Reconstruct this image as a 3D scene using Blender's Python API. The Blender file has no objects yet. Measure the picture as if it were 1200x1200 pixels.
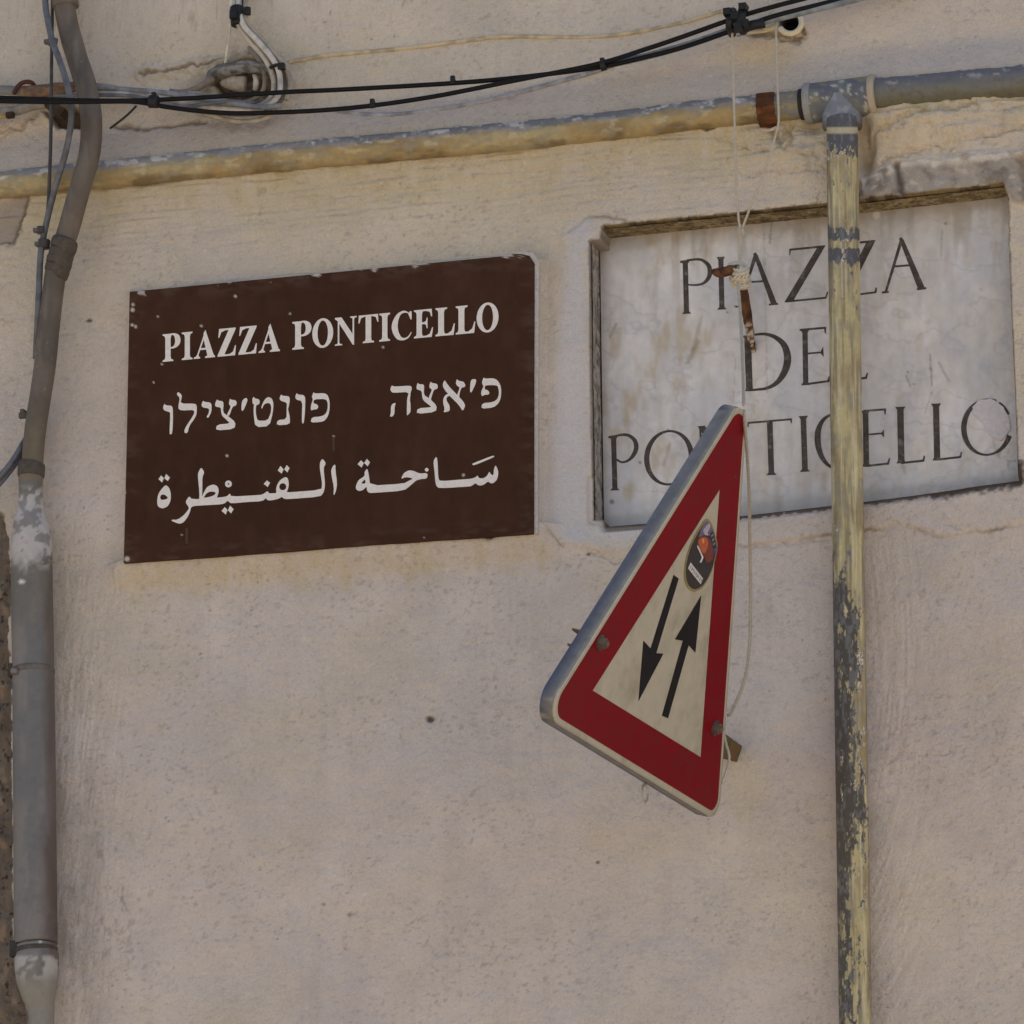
import bpy, math
import numpy as np
from mathutils import Vector
from mathutils.geometry import tessellate_polygon

# ------------------------------------------------------------------ camera
PITCH, YAW, FPX, DIST = math.radians(18), math.radians(16), 6500.0, 8.33
PXM = FPX / DIST                                   # photograph pixels per metre at the wall
Dv = np.array([-math.sin(YAW)*math.cos(PITCH), math.cos(YAW)*math.cos(PITCH), math.sin(PITCH)])
Rv = np.array([math.cos(YAW), math.sin(YAW), 0.0])
Uv = np.cross(Rv, Dv)
CAM = np.array([0, 0, 4.3]) - DIST*Dv
sc = bpy.context.scene
cd = bpy.data.cameras.new('camera'); cam = bpy.data.objects.new('camera', cd)
sc.collection.objects.link(cam)
cd.sensor_width = 36; cd.lens = 36*FPX/1200; cd.clip_start = 0.1; cd.clip_end = 500
cam.location = CAM
cam.rotation_euler = Vector(Dv).to_track_quat('-Z', 'Y').to_euler()
sc.camera = cam

# ------------------------------------------------------------------ light: open shade, the sun stands behind the wall
SUN_EL, SUN_AZ = math.radians(58), math.radians(-58)   # azimuth measured from +Y (behind the wall) towards -X
w = bpy.data.worlds.new('World'); sc.world = w; w.use_nodes = True
nt = w.node_tree; bg = nt.nodes['Background']
sky = nt.nodes.new('ShaderNodeTexSky'); sky.sky_type = 'NISHITA'; sky.sun_disc = False
sky.sun_elevation = SUN_EL; sky.sun_rotation = -SUN_AZ
nt.links.new(sky.outputs[0], bg.inputs[0]); bg.inputs[1].default_value = 0.10
sl = bpy.data.lights.new('sun', 'SUN'); sl.energy = 4.0; sl.angle = math.radians(0.5); sl.color = (1, .93, .82)
so = bpy.data.objects.new('sun', sl); sc.collection.objects.link(so)
sdir = Vector((-math.sin(SUN_AZ)*math.cos(SUN_EL), math.cos(SUN_AZ)*math.cos(SUN_EL), math.sin(SUN_EL)))
so.rotation_euler = sdir.to_track_quat('Z', 'Y').to_euler(); so.location = (0, 3, 12)
sc.view_settings.view_transform = 'Standard'; sc.view_settings.look = 'None'
sc.view_settings.gamma = 1.0; sc.view_settings.exposure = 0.60
sc.cycles.use_denoising = True; sc.cycles.denoiser = 'OPENIMAGEDENOISE'; sc.cycles.denoising_input_passes = 'RGB_ALBEDO_NORMAL'
sc.cycles.max_bounces = 6; sc.cycles.diffuse_bounces = 4

# ------------------------------------------------------------------ pixel <-> place
def ray(x, y): return Dv*FPX + Rv*(x-600) + Uv*(600-y)
def at(x, y, Y=0.0):
    v = ray(x, y); return CAM + v*((Y-CAM[1])/v[1])
def on_plane(x, y, p0, n):
    v = ray(x, y); return CAM + v*(np.dot(p0-CAM, n)/np.dot(v, n))
def proj(P):
    q = P - CAM; dz = q@Dv
    return 600 + FPX*(q@Rv)/dz, 600 - FPX*(q@Uv)/dz

K = 0.50
def lin(c):
    c = np.asarray(c, float)/255.0
    return np.where(c <= .04045, c/12.92, ((c+.055)/1.055)**2.4)
def C(r, g, b): return lin((r, g, b))/K          # albedo of a thing that looks so in this shade

# ------------------------------------------------------------------ noise
def _h(ix, iy, s):
    v = (ix.astype(np.int64)*374761393 + iy.astype(np.int64)*668265263 + s*974711) & 0x7fffffff
    v = ((v ^ (v >> 13))*1274126177) & 0x7fffffff
    return ((v ^ (v >> 16)) & 0xffff)/65535.0
def vn(x, y, s=0):
    x = np.asarray(x, float); y = np.asarray(y, float)
    ix, iy = np.floor(x), np.floor(y); fx, fy = x-ix, y-iy
    fx = fx*fx*fx*(fx*(fx*6-15)+10); fy = fy*fy*fy*(fy*(fy*6-15)+10)
    a, b = _h(ix, iy, s), _h(ix+1, iy, s); c, d = _h(ix, iy+1, s), _h(ix+1, iy+1, s)
    return a+(b-a)*fx+(c-a)*fy+(a-b-c+d)*fx*fy
def fbm(x, y, o=4, s=0, g=.5):
    t = 0; a = 1; n = 0
    for k in range(o):
        t = t+a*vn(np.asarray(x)*2**k+17.3*k, np.asarray(y)*2**k-9.1*k, s+k*7); n += a; a *= g
    return t/n
def sstep(a, b, x):
    t = np.clip((x-a)/(b-a), 0, 1); return t*t*(3-2*t)
def gauss(d, s): return np.exp(-(d/s)**2)
def sdf(U, V, poly):                               # signed distance to a polygon, negative inside
    P = np.array(poly, float); d = np.full(U.shape, 1e9); ins = np.zeros(U.shape, bool); n = len(P)
    for i in range(n):
        a, b = P[i], P[(i+1) % n]; e = b-a
        t = np.clip(((U-a[0])*e[0]+(V-a[1])*e[1])/(e@e), 0, 1)
        d = np.minimum(d, (U-a[0]-t*e[0])**2+(V-a[1]-t*e[1])**2)
        if a[1] != b[1]:
            c = ((a[1] > V) != (b[1] > V)) & (U < (b[0]-a[0])*(V-a[1])/(b[1]-a[1])+a[0]); ins ^= c
    d = np.sqrt(d); return np.where(ins, -d, d)
def dline(U, V, pts):
    d = np.full(U.shape, 1e9)
    for a, b in zip(pts[:-1], pts[1:]):
        a = np.array(a, float); e = np.array(b, float)-a
        t = np.clip(((U-a[0])*e[0]+(V-a[1])*e[1])/(e@e), 0, 1)
        d = np.minimum(d, (U-a[0]-t*e[0])**2+(V-a[1]-t*e[1])**2)
    return np.sqrt(d)
def mixc(a, b, m):
    m = np.asarray(m)[..., None]; return a*(1-m)+np.asarray(b)*m
def interp(x, pts): return np.interp(x, [p[0] for p in pts], [p[1] for p in pts])

# ------------------------------------------------------------------ materials
def mat(name, col=None, rough=.8, spec=.3, metal=0.0, var=.15, vscale=60.0, bump=0.0, bscale=300.0, bump2=0.0, b2scale=60.0, stretch=(1, 1, 1), alt=None, alt_at=.6, alt_w=.05, alt_scale=80, rvar=0.0):
    """Principled surface: colour from the vertex attribute Col (or col), broken up by noise; grain as bump."""
    m = bpy.data.materials.new(name); m.use_nodes = True; t = m.node_tree; N = t.nodes; Lk = t.links
    b = N['Principled BSDF']; b.inputs['Roughness'].default_value = rough; b.inputs['Metallic'].default_value = metal
    b.inputs['Specular IOR Level'].default_value = spec
    tc = N.new('ShaderNodeTexCoord'); mp = N.new('ShaderNodeMapping'); mp.inputs['Scale'].default_value = stretch
    Lk.new(tc.outputs['Object'], mp.inputs[0])
    def noise(s, det=4, ro=.6):
        n = N.new('ShaderNodeTexNoise'); n.inputs['Scale'].default_value = s; n.inputs['Detail'].default_value = det
        n.inputs['Roughness'].default_value = ro; Lk.new(mp.outputs[0], n.inputs['Vector']); return n
    if col is None:
        ca = N.new('ShaderNodeAttribute'); ca.attribute_name = 'Col'; csock = ca.outputs['Color']
    else:
        ca = N.new('ShaderNodeRGB'); ca.outputs[0].default_value = (*[float(v) for v in col], 1); csock = ca.outputs[0]
    if alt is not None:
        an = noise(alt_scale, 5, .65); mr = N.new('ShaderNodeMapRange')
        mr.inputs['From Min'].default_value = alt_at-alt_w; mr.inputs['From Max'].default_value = alt_at+alt_w
        Lk.new(an.outputs['Fac'], mr.inputs['Value'])
        mx = N.new('ShaderNodeMix'); mx.data_type = 'RGBA'
        Lk.new(mr.outputs[0], mx.inputs[0]); Lk.new(csock, mx.inputs[6]); mx.inputs[7].default_value = (*[float(v) for v in alt], 1)
        csock = mx.outputs[2]
    vn_ = noise(vscale); mr = N.new('ShaderNodeMapRange')
    mr.inputs['From Min'].default_value = .25; mr.inputs['From Max'].default_value = .75
    mr.inputs['To Min'].default_value = 1-var; mr.inputs['To Max'].default_value = 1+var
    Lk.new(vn_.outputs['Fac'], mr.inputs['Value'])
    mul = N.new('ShaderNodeVectorMath'); mul.operation = 'SCALE'
    Lk.new(csock, mul.inputs[0]); Lk.new(mr.outputs[0], mul.inputs['Scale'])
    Lk.new(mul.outputs[0], b.inputs['Base Color'])
    if rvar:
        m2 = N.new('ShaderNodeMapRange'); m2.inputs['From Min'].default_value = .3; m2.inputs['From Max'].default_value = .7
        m2.inputs['To Min'].default_value = rough-rvar; m2.inputs['To Max'].default_value = rough+rvar
        Lk.new(vn_.outputs['Fac'], m2.inputs['Value']); Lk.new(m2.outputs[0], b.inputs['Roughness'])
    last = None
    for s, a in ((b2scale, bump2), (bscale, bump)):
        if a:
            bn = noise(s, 5, .65); bp = N.new('ShaderNodeBump'); bp.inputs['Strength'].default_value = 1
            bp.inputs['Distance'].default_value = a; Lk.new(bn.outputs['Fac'], bp.inputs['Height'])
            if last: Lk.new(last.outputs[0], bp.inputs['Normal'])
            last = bp
    if last: Lk.new(last.outputs[0], b.inputs['Normal'])
    return m

# ------------------------------------------------------------------ objects
WL = {}
def thing(name, label, cat, loc, group=None):
    o = bpy.data.objects.new(name, None); sc.collection.objects.link(o); o.location = loc
    o.empty_display_size = .05
    o['label'] = label; o['category'] = cat
    if group: o['group'] = group
    WL[o.name] = np.array(loc, float); return o
def tag(o, label, cat, group=None, kind=None):
    o['label'] = label; o['category'] = cat
    if group: o['group'] = group
    if kind: o['kind'] = kind
    return o
class MB:
    def __init__(s): s.v = []; s.f = []; s.c = []; s.n = 0; s.smooth = []
    def add(s, v, f, col=None, smooth=False):
        v = np.asarray(v, float); s.v.append(v)
        s.f += [tuple(int(i)+s.n for i in q) for q in f]; s.smooth += [smooth]*len(f); s.n += len(v)
        if col is None: col = (.5, .5, .5)
        col = np.asarray(col, float); s.c.append(np.broadcast_to(col, (len(v), 3)).copy()); return s
def obj(name, mb, m, parent=None, label=None, autosmooth=True):
    V = np.concatenate(mb.v)
    if parent is not None: o0 = WL[parent.name]
    else: o0 = V.mean(0)
    me = bpy.data.meshes.new(name)
    me.from_pydata((V-o0).tolist(), [], mb.f)
    a = me.color_attributes.new('Col', 'FLOAT_COLOR', 'POINT')
    a.data.foreach_set('color', np.hstack([np.concatenate(mb.c), np.ones((len(V), 1))]).astype(np.float32).ravel())
    me.polygons.foreach_set('use_smooth', mb.smooth)
    me.materials.append(m); me.update()
    o = bpy.data.objects.new(name, me); sc.collection.objects.link(o)
    if parent is not None: o.parent = parent
    else: o.location = o0
    if label: o['label'] = label
    WL[o.name] = o0; return o

def cr(P, step=.004, closed=False):                # Catmull-Rom through the points, resampled evenly
    P = np.asarray(P, float)
    if len(P) == 2: Q = P
    else:
        E_ = np.vstack([2*P[0]-P[1], P, 2*P[-1]-P[-2]]); Q = []
        for i in range(len(P)-1):
            p0, p1, p2, p3 = E_[i:i+4]; t = np.linspace(0, 1, 24, endpoint=False)[:, None]
            Q.append(.5*(2*p1+(p2-p0)*t+(2*p0-5*p1+4*p2-p3)*t*t+(3*p1-p0-3*p2+p3)*t**3))
        Q = np.vstack(Q+[P[-1:]])
    d = np.r_[0, np.cumsum(np.linalg.norm(np.diff(Q[:, :3], axis=0), axis=1))]
    n = max(2, int(round(d[-1]/step))+1); s = np.linspace(0, d[-1], n)
    return np.stack([np.interp(s, d, Q[:, k]) for k in range(Q.shape[1])], 1)
def tube(mb, pts, r, seg=12, step=.004, col=None, colf=None, rf=None, caps=True, raw=False):
    """A tube through pts (3-D, optional 4th column radius factor)."""
    P = np.asarray(pts, float)
    if P.shape[1] == 3: P = np.hstack([P, np.ones((len(P), 1))])
    Q = P if raw else cr(P, step); X = Q[:, :3]; rad = r*Q[:, 3]; n = len(X)
    T = np.gradient(X, axis=0); T /= np.linalg.norm(T, axis=1)[:, None]+1e-12
    a = np.array([0, -1, 0.]) if abs(T[0][1]) < .8 else np.array([0, 0, 1.])
    A = np.zeros((n, 3)); a = a-T[0]*(a@T[0]); A[0] = a/np.linalg.norm(a)
    for i in range(1, n):
        a = A[i-1]-T[i]*(A[i-1]@T[i]); A[i] = a/np.linalg.norm(a)
    B = np.cross(T, A); th = np.linspace(0, 2*np.pi, seg, endpoint=False)
    d = np.r_[0, np.cumsum(np.linalg.norm(np.diff(X, axis=0), axis=1))]
    S, TH = np.meshgrid(d, th, indexing='ij')
    RR = rad[:, None]*np.ones_like(TH)
    if rf is not None: RR = RR*rf(S, TH)
    V = X[:, None]+RR[..., None]*(np.cos(TH)[..., None]*A[:, None]+np.sin(TH)[..., None]*B[:, None])
    V = V.reshape(-1, 3)
    i = np.arange(n-1)[:, None]*seg; j = np.arange(seg)[None]
    j2 = (j+1) % seg
    F = np.stack([i+j, i+j2, i+seg+j2, i+seg+j], -1).reshape(-1, 4).tolist()
    if caps: F += [tuple(range(seg))[::-1], tuple(range((n-1)*seg, n*seg))]
    c = col
    if colf is not None: c = colf(V, S.ravel(), TH.ravel())
    mb.add(V, F, c, True); return mb
def prism(mb, front, back, col=None, holes=()):
    """front/back: matching outlines (3-D). Caps tessellated, sides as quads."""
    front = np.asarray(front); back = np.asarray(back); n = len(front)
    hs_f = [np.asarray(h[0]) for h in holes]; hs_b = [np.asarray(h[1]) for h in holes]
    tri = tessellate_polygon([[Vector(p) for p in front]]+[[Vector(p) for p in h] for h in hs_f])
    allf = np.vstack([front]+hs_f); allb = np.vstack([back]+hs_b); m = len(allf)
    F = [tuple(t) for t in tri]+[tuple(i+m for i in t[::-1]) for t in tri]
    k = 0
    for q in [front]+hs_f:
        L = len(q); F += [(k+i, k+(i+1) % L, m+k+(i+1) % L, m+k+i) for i in range(L)]; k += L
    mb.add(np.vstack([allf, allb]), F, col); return mb
def fix(o):                                        # consistent outward normals
    import bmesh
    b = bmesh.new(); b.from_mesh(o.data); bmesh.ops.recalc_face_normals(b, faces=b.faces); b.to_mesh(o.data); b.free(); return o
def box(mb, c, ax, h, col=None, bev=0.0):          # oriented box, axes ax (3x3), half sizes h
    c = np.asarray(c, float); ax = np.asarray(ax, float)
    V = [c+ax[0]*h[0]*i+ax[1]*h[1]*j+ax[2]*h[2]*k for i in (-1, 1) for j in (-1, 1) for k in (-1, 1)]
    mb.add(V, [(0, 1, 3, 2), (4, 6, 7, 5), (0, 4, 5, 1), (2, 3, 7, 6), (0, 2, 6, 4), (1, 5, 7, 3)], col); return mb
def chaikin(p, it=1, q=.22):
    p = np.asarray(p, float)
    for _ in range(it):
        n = np.roll(p, -1, 0); p = np.stack([p*(1-q)+n*q, p*q+n*(1-q)], 1).reshape(-1, 2)
    return p
I3 = np.eye(3)

# ------------------------------------------------------------------ ground (below the picture; sunlit paving throws warm light up)
gm = mat('paving', col=(.42, .36, .28), rough=.9, var=.25, vscale=3, bump=.004, bscale=12)
gb = MB()
gb.add([(-200, -200, 0), (200, -200, 0), (200, 200, 0), (-200, 200, 0)], [(0, 1, 2, 3)])
g = obj('ground', gb, gm); g['kind'] = 'structure'

# ------------------------------------------------------------------ the plastered wall
PIPE_H = [(-40, 221), (0, 217), (112, 206), (200, 197), (333, 184), (400, 178), (600, 160), (733, 146), (800, 137), (890, 128), (945, 122), (1030, 111), (1200, 96), (1260, 90)]
RECESS = [(692, 284), (706, 283), (706.5, 267), (800, 257.5), (900, 247.5), (1010, 236.5), (1080, 228.5), (1177, 217.5), (1181, 233), (1185, 350), (1190, 480), (1194, 563), (1100, 576), (1010, 588), (900, 600), (800, 610), (710, 617), (708, 609), (696, 609)]
OLD = [(-400, 585), (2, 600), (11, 640), (12, 700), (8, 745), (14, 800), (12, 900), (15, 985), (13, 1040), (16, 1120), (24, 1150), (34, 1200), (40, 1500), (-400, 1500)]
def axis(lo, hi, step, far0, far1):
    mid = np.arange(lo, hi, step); k = step*1.5**np.arange(1, 30)
    l = lo-np.cumsum(k); r = mid[-1]+np.cumsum(k)
    l = np.r_[l[l > far0], far0][::-1]; r = np.r_[r[r < far1], far1]
    return np.r_[l, mid, r]
STEP = .0021
gx = axis(-.88, .84, STEP, -5.0, 4.0); gz = axis(3.45, 5.14, STEP, 0.0, 7.0)
GX, GZ = np.meshgrid(gx, gz)
U, V = proj(np.stack([GX, np.zeros_like(GX), GZ], -1))
jx = (fbm(U/9, V/9, 3, 3)-.5); jy = (fbm(U/9, V/9, 3, 4)-.5)      # ragged-edge jitter
Ur, Vr = U+jx*7, V+jy*7
ph = np.interp(U, [p[0] for p in PIPE_H], [p[1] for p in PIPE_H])
dp = V-ph                                                          # below the horizontal pipe: positive
H = .010*(fbm(U/210, V/210, 3, 11)-.5)+.008*(fbm(U/70, V/60, 4, 12)-.5)
H += .0022*(fbm((U+.5*V)/22, (V-.3*U)/12, 4, 13)-.5)
# trowel and brush marks: arcs beside the pipes, level strokes under the pipe
brushL = gauss(U-105, 55)*sstep(430, 700, V)
H += brushL*.0015*(fbm((U+.12*V)/2.6, V/26, 3, 14)-.5)*2
brushR = gauss(U-1050, 35)*sstep(600, 650, V)
H += brushR*.0013*(fbm((np.hypot(U-900, (V-760)*.45))/3.2, V/60, 3, 15)-.5)*2
wash = gauss(dp-38, 42)
H += sstep(-5, 10, dp)*wash*.0042*(fbm((U+.4*V)/45, (V+.1*U)/3.5, 3, 16)-.5)*2
H += .0022*(fbm(U/70, (V+.1*U)/4.0, 3, 17)-.5)*sstep(5, 25, dp)*(1-sstep(60, 190, dp))
# haunch of plaster over and under the pipe
H += .016*(sstep(-62, -10, dp)*(1-sstep(6, 70, dp)))
H -= .006*gauss(dp+2, 9)
# lumps round the tee
tee = gauss(U-925, 45)*gauss(V-185, 30)+1.0*gauss(U-1090, 70)*gauss(V-150, 26)+.8*gauss(U-1180, 60)*gauss(V-150, 40)
H += .020*tee*(.6+.8*fbm(U/18, V/18, 3, 18))
for q_, d_, w_ in (([(845, 165), (880, 178), (960, 186)], .005, 2.0), ([(870, 205), (930, 206), (965, 200)], .004, 2.0), ([(1035, 190), (1060, 182), (1110, 172), (1200, 158)], .006, 2.5), ([(1015, 190), (1030, 160), (1075, 140), (1150, 128)], .008, 3), ([(920, 150), (935, 165), (925, 180)], .006, 2.5), ([(575, 240), (577, 280), (585, 330)], .0015, 1.5), ([(400, 1090), (415, 1066), (418, 1050)], .0015, 1.2), ([(1030, 888), (1080, 884), (1120, 880)], .002, 1.4), ([(0, 152), (30, 148), (52, 128)], .004, 2), ([(36, 236), (26, 262), (10, 290)], .006, 2.5), ([(690, 645), (720, 660), (745, 655)], .003, 1.6), ([(880, 640), (930, 634), (972, 628)], .003, 2)):
    H -= d_*gauss(dline(U+jx*12, V+jy*12, q_), w_)
H -= .026*gauss(U-1014, 9)*sstep(135, 150, V)*(1-sstep(185, 235, V))
H -= .018*gauss(U-955, 14)*gauss(V-150, 10)
H -= .012*gauss(dline(U, V, [(905, 150), (918, 172), (930, 150)]), 4)
H -= .010*gauss(dline(Ur, Vr, [(832, 153), (840, 150)]), 3)
# exposed masonry moulding over the plaque
MOULD = [(1008, 208), (1030, 204), (1060, 194), (1110, 190), (1150, 186), (1215, 176), (1215, 236), (1192, 238), (1178, 226), (1176, 217), (1100, 227), (1008, 237)]
sm = sdf(Ur, Vr, MOULD); mould = sstep(3, -3, sm)
H += mould*(.008+.008*(fbm(U/22, V/16, 4, 19)-.5)); H += .006*gauss(sm-2, 5)*(V < 215)
H -= .010*gauss(dline(Ur, Vr, [(1052, 196), (1056, 222), (1060, 236)]), 4)
H -= .02*sstep(4, -4, sdf(Ur, Vr, [(1194, 188), (1215, 186), (1215, 215), (1200, 212)]))
# lower patch edge (a plaster repair ends there), lump, little pits
edge = np.interp(U, [600, 640, 660, 700, 760, 860, 980, 1010, 1050, 1085, 1110, 1140, 1200, 1400], [560, 615, 640, 646, 655, 640, 625, 622, 612, 622, 628, 622, 613, 610])
on = sstep(630, 665, U)
H += .0045*on*sstep(2.5, -2.5, V-edge-jy*8)
H += .007*gauss(np.hypot(U-676, (V-636)*1.1), 15)
crk = dline(U+jx*5, V+jy*5, [(668, 272), (690, 256), (710, 254), (738, 262)])
H -= .003*gauss(crk, 2.2)+.0025*gauss(dline(Ur, Vr, [(1104, 604), (1112, 616), (1125, 622)]), 2)
# rough holes and ridges behind the cables
clus = sstep(70, 30, np.hypot((U-285)*.8, V-105)); H += clus*.010*(fbm(U/11, V/9, 4, 68)-.45)
rid = dline(U+jx*9, V+jy*9, [(165, 88), (195, 82), (230, 77), (262, 72)])
H += .006*gauss(rid-3, 5)-.005*gauss(rid+1, 2)
rid2 = dline(U+jx*9, V+jy*9, [(135, 148), (170, 152), (205, 146), (240, 142)])
H -= .005*gauss(rid2, 3)
hole = sdf(Ur, Vr, [(262, 84), (290, 72), (322, 76), (334, 95), (326, 118), (296, 124), (268, 118), (250, 100)])
H -= .024*sstep(5, -10, hole)*(.5+1.0*fbm(U/9, V/9, 3, 69)); H += .008*gauss(hole-6, 7)
hole2 = sdf(Ur, Vr, [(56, 132), (84, 126), (104, 132), (98, 150), (70, 152)]); H -= .02*sstep(3, -5, hole2); H += .005*gauss(hole2-5, 5)
hole3 = np.hypot(U-926, V-27); H -= .05*sstep(13, 9, hole3)
h3b = sdf(Ur, Vr, [(860, 42), (880, 38), (936, 38), (942, 30), (946, 44), (934, 52), (905, 46)]); H -= .008*sstep(3, -3, h3b)
for (px, py, rr, dd) in [(503, 841, 4, .006), (578, 632, 5, .006), (1005, 800, 2.5, .004), (331, 700, 2, .002), (415, 1068, 2.5, .003), (700, 1010, 2, .003)]:
    H -= dd*gauss(np.hypot((U-px)*.7, V-py)+jx*3, rr)
# old rough wall to the left of the downpipe
so_ = sdf(Ur, Vr, OLD); old = sstep(2, -2, so_)
H -= old*(.014-.010*(fbm(U/20, V/20, 4, 21)-.5)*2)
sg = sdf(Ur, Vr, [(-400, 205), (36, 232), (28, 255), (12, 285), (-400, 330)]); gp = sstep(3, -3, sg); H -= .004*gp
H += .012*gauss(np.hypot(U-6, (V-232)*1.2), 12)*fbm(U/5, V/5, 2, 5)
# plaster dressed up to the edge of the brown plate
spl = sdf(U, V, [(158, 348), (622, 303), (634, 309), (632, 629), (151, 665)])
wd = np.where(V > 660-.09*(U-150), 34, 9)+8*(m0 := fbm(U/30, V/30, 3, 32)-.5)
H += .021*(1-sstep(0, 1, np.clip(spl/wd, 0, 1)))
# recess of the marble plaque
sr = sdf(U, V, RECESS)+1.5*(fbm(U/6, V/6, 3, 33)-.5)*(V < 300)
kx, kz = np.gradient(U, axis=1)/np.gradient(GX, axis=1), np.gradient(V, axis=0)/np.gradient(GZ, axis=0)
gu, gv = np.gradient(sr, axis=1)/np.gradient(GX, axis=1), np.gradient(sr, axis=0)/np.gradient(GZ, axis=0)   # px per metre
gg = np.maximum(gu*gu+gv*gv, 1.0)
tgt = np.where(sr >= 0, .30, -.30); near = (np.abs(sr) < 2.0) & (np.abs(sr) > .30)
dsp = np.where(near, tgt-sr, 0)/gg
SX, SZ = GX+dsp*gu, GZ+dsp*gv
rec = (sr < 0)*1.0
sr = np.where(near, tgt, sr)
brk = gauss(np.hypot(U-1190, V-533), 22)
H += .003*gauss(sr-7, 7)*(V < 300)*(U < 960)
H -= .005*sstep(8, 5, sr)*(V > 560)*sstep(1, 0, sstep(790, 800, U)*sstep(870, 860, U))*(sr > 0)
H += brk*.004*fbm(U/6, V/6, 3, 31)
H = H*(1-rec)-.085*rec

# colours: plaster tones, stains, bare mortar, plus some painted bounce and shade
low = C(167, 154, 144); up = C(166, 153, 138)
tone = sstep(620, 330, V+60*(fbm(U/120, V/120, 3, 41)-.5))
COL = mixc(np.broadcast_to(low, U.shape+(3,)), up, tone*.85)
m1 = fbm(U/95, V/120, 4, 42); m2 = fbm(U/28, V/34, 4, 43)
COL = COL*(1+.16*(m1-.5)+.14*(m2-.5))[..., None]
COL = mixc(COL, C(163, 148, 118), .26*sstep(.42, .80, fbm(U/150+7, V/110, 5, 44)))
COL = mixc(COL, C(142, 134, 136), .22*sstep(.42, .80, fbm(U/130-3, V/170, 5, 45)))
# rain-washed ochre stain from the painted pipe; warm bounce light painted below the plate
st = sstep(2, 8, dp)*(1-sstep(14, 120+150*(fbm(U/34, V/90, 4, 64)-.5), dp+14*(m2-.5)))
COL = mixc(COL, C(150, 136, 104), np.clip(st*(.6+1.3*(m2-.5)+.8*(fbm(U/9, V/26, 3, 65)-.5)), 0, 1)*.80)
pl = sdf(U, V, [(150, 655), (630, 622), (640, 655), (600, 662), (160, 700)])
COL = mixc(COL, C(154, 138, 104), np.clip(.6+1.6*(fbm(U/12, V/26, 4, 66)-.5), 0, 1)*.6*sstep(16, -10, pl+46*(fbm(U/16, V/30, 3, 67)-.5)))
COL = mixc(COL, C(168, 150, 118), .5*sstep(45, 5, np.hypot((U-872)*1.1, (V-915)*.8)+30*(m2-.5)))
grey = sstep(-66, -40, dp)*(1-sstep(-22, -8, dp))  # cool shade above the pipe, painted in as a grey band
COL = mixc(COL, C(140, 131, 128), .45*grey)
# soot and dirt
COL = mixc(COL, C(118, 108, 98), .45*gauss(U-84, 40)*sstep(640, 1000, V)*sstep(.35, .7, fbm(U/22, V/50, 4, 46)))
COL = mixc(COL, C(96, 86, 78), .55*sstep(.62, .80, fbm(U/8, V/13, 4, 47))*gauss(np.hypot(U-125, (V-1050)*.5), 45))
spk = fbm((U+.3*V)/5.2, V/3.6, 3, 48); COL = mixc(COL, C(118, 106, 96), .45*sstep(.60, .84, spk)*(.4+.6*sstep(.35, .65, fbm(U/60, V/60, 3, 63))))
spk2 = fbm(U/5.5, V/5.0, 2, 49); COL = mixc(COL, C(88, 76, 66), .7*sstep(.87, .95, spk2)*sstep(.4, .7, m1))
drip = sstep(.56, .74, fbm(U/9, V/260, 4, 97))*sstep(.45, .65, fbm(U/90, V/120, 3, 98)); COL = mixc(COL, C(140, 128, 118), .12*drip)
COL = mixc(COL, C(182, 172, 160), .35*sstep(.80, .92, fbm(U/4, V/4, 2, 50)))
for (px, py, rr) in [(503, 841, 5), (578, 632, 6), (235, 766, 3), (1005, 800, 3), (104, 376, 3), (690, 650, 3), (412, 1072, 4), (700, 1010, 3)]:
    COL = mixc(COL, C(62, 50, 42), .85*sstep(rr, rr*.4, np.hypot((U-px)*.6, V-py)+jx*6))
COL = mixc(COL, C(120, 108, 90), .8*gauss(crk, 2.0)*(U > 600))
COL = mixc(COL, C(92, 80, 70), .8*gauss(V-edge-jy*8-1.5, 1.8)*on*sstep(.35, .6, fbm(U/40, V/40, 2, 51)))
COL = mixc(COL, C(165, 160, 160), .6*sstep(6, -12, sdf(Ur, Vr, [(640, 600), (664, 262), (690, 250), (704, 272), (690, 300), (694, 615), (760, 612), (760, 640), (664, 640)])))
# bare masonry
mc = mixc(np.broadcast_to(C(134, 124, 115), U.shape+(3,)), C(104, 95, 87), sstep(.40, .75, fbm(U/17, V/13, 5, 52)))
mc = mixc(mc, C(172, 164, 154), sstep(.58, .76, fbm(U/9, V/7, 4, 53))*.4)
COL = mixc(COL, mc, mould)
COL = mixc(COL, C(176, 168, 160), .75*gauss(sm+3, 4.5)*sstep(222, 208, V+.1*(U-1100))*(U > 1005)*sstep(.25, .6, fbm(U/14, V/9, 3, 54)))
COL = mixc(COL, C(70, 60, 50), .8*gauss(dline(Ur, Vr, [(1052, 196), (1056, 222), (1060, 236)]), 3.5)*(V > 190))
oc = mixc(np.broadcast_to(C(104, 92, 80), U.shape+(3,)), C(82, 72, 64), fbm(U/14, V/22, 4, 55))
oc = mixc(oc, C(128, 108, 88), .6*sstep(.66, .78, fbm(U/16, V/26, 3, 56)))
oc = mixc(oc, C(52, 44, 38), sstep(.68, .76, fbm(U/5, V/6, 3, 57)))
COL = mixc(COL, oc, old)
COL = mixc(COL, C(160, 148, 132), .8*gauss(so_-2, 2.5)*(V > 600))
COL = mixc(COL, C(120, 110, 104), .75*gp); COL = mixc(COL, C(78, 66, 56), .8*gauss(sg, 1.6)*(U < 45))
COL = mixc(COL, C(176, 164, 148), .7*gauss(np.hypot(U-6, (V-232)*1.2), 11))
for d_, c_, k_ in ((rid, (96, 80, 64), 2.2), (rid2, (92, 80, 66), 2.6)):
    COL = mixc(COL, C(*c_), .75*gauss(d_, k_))
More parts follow.
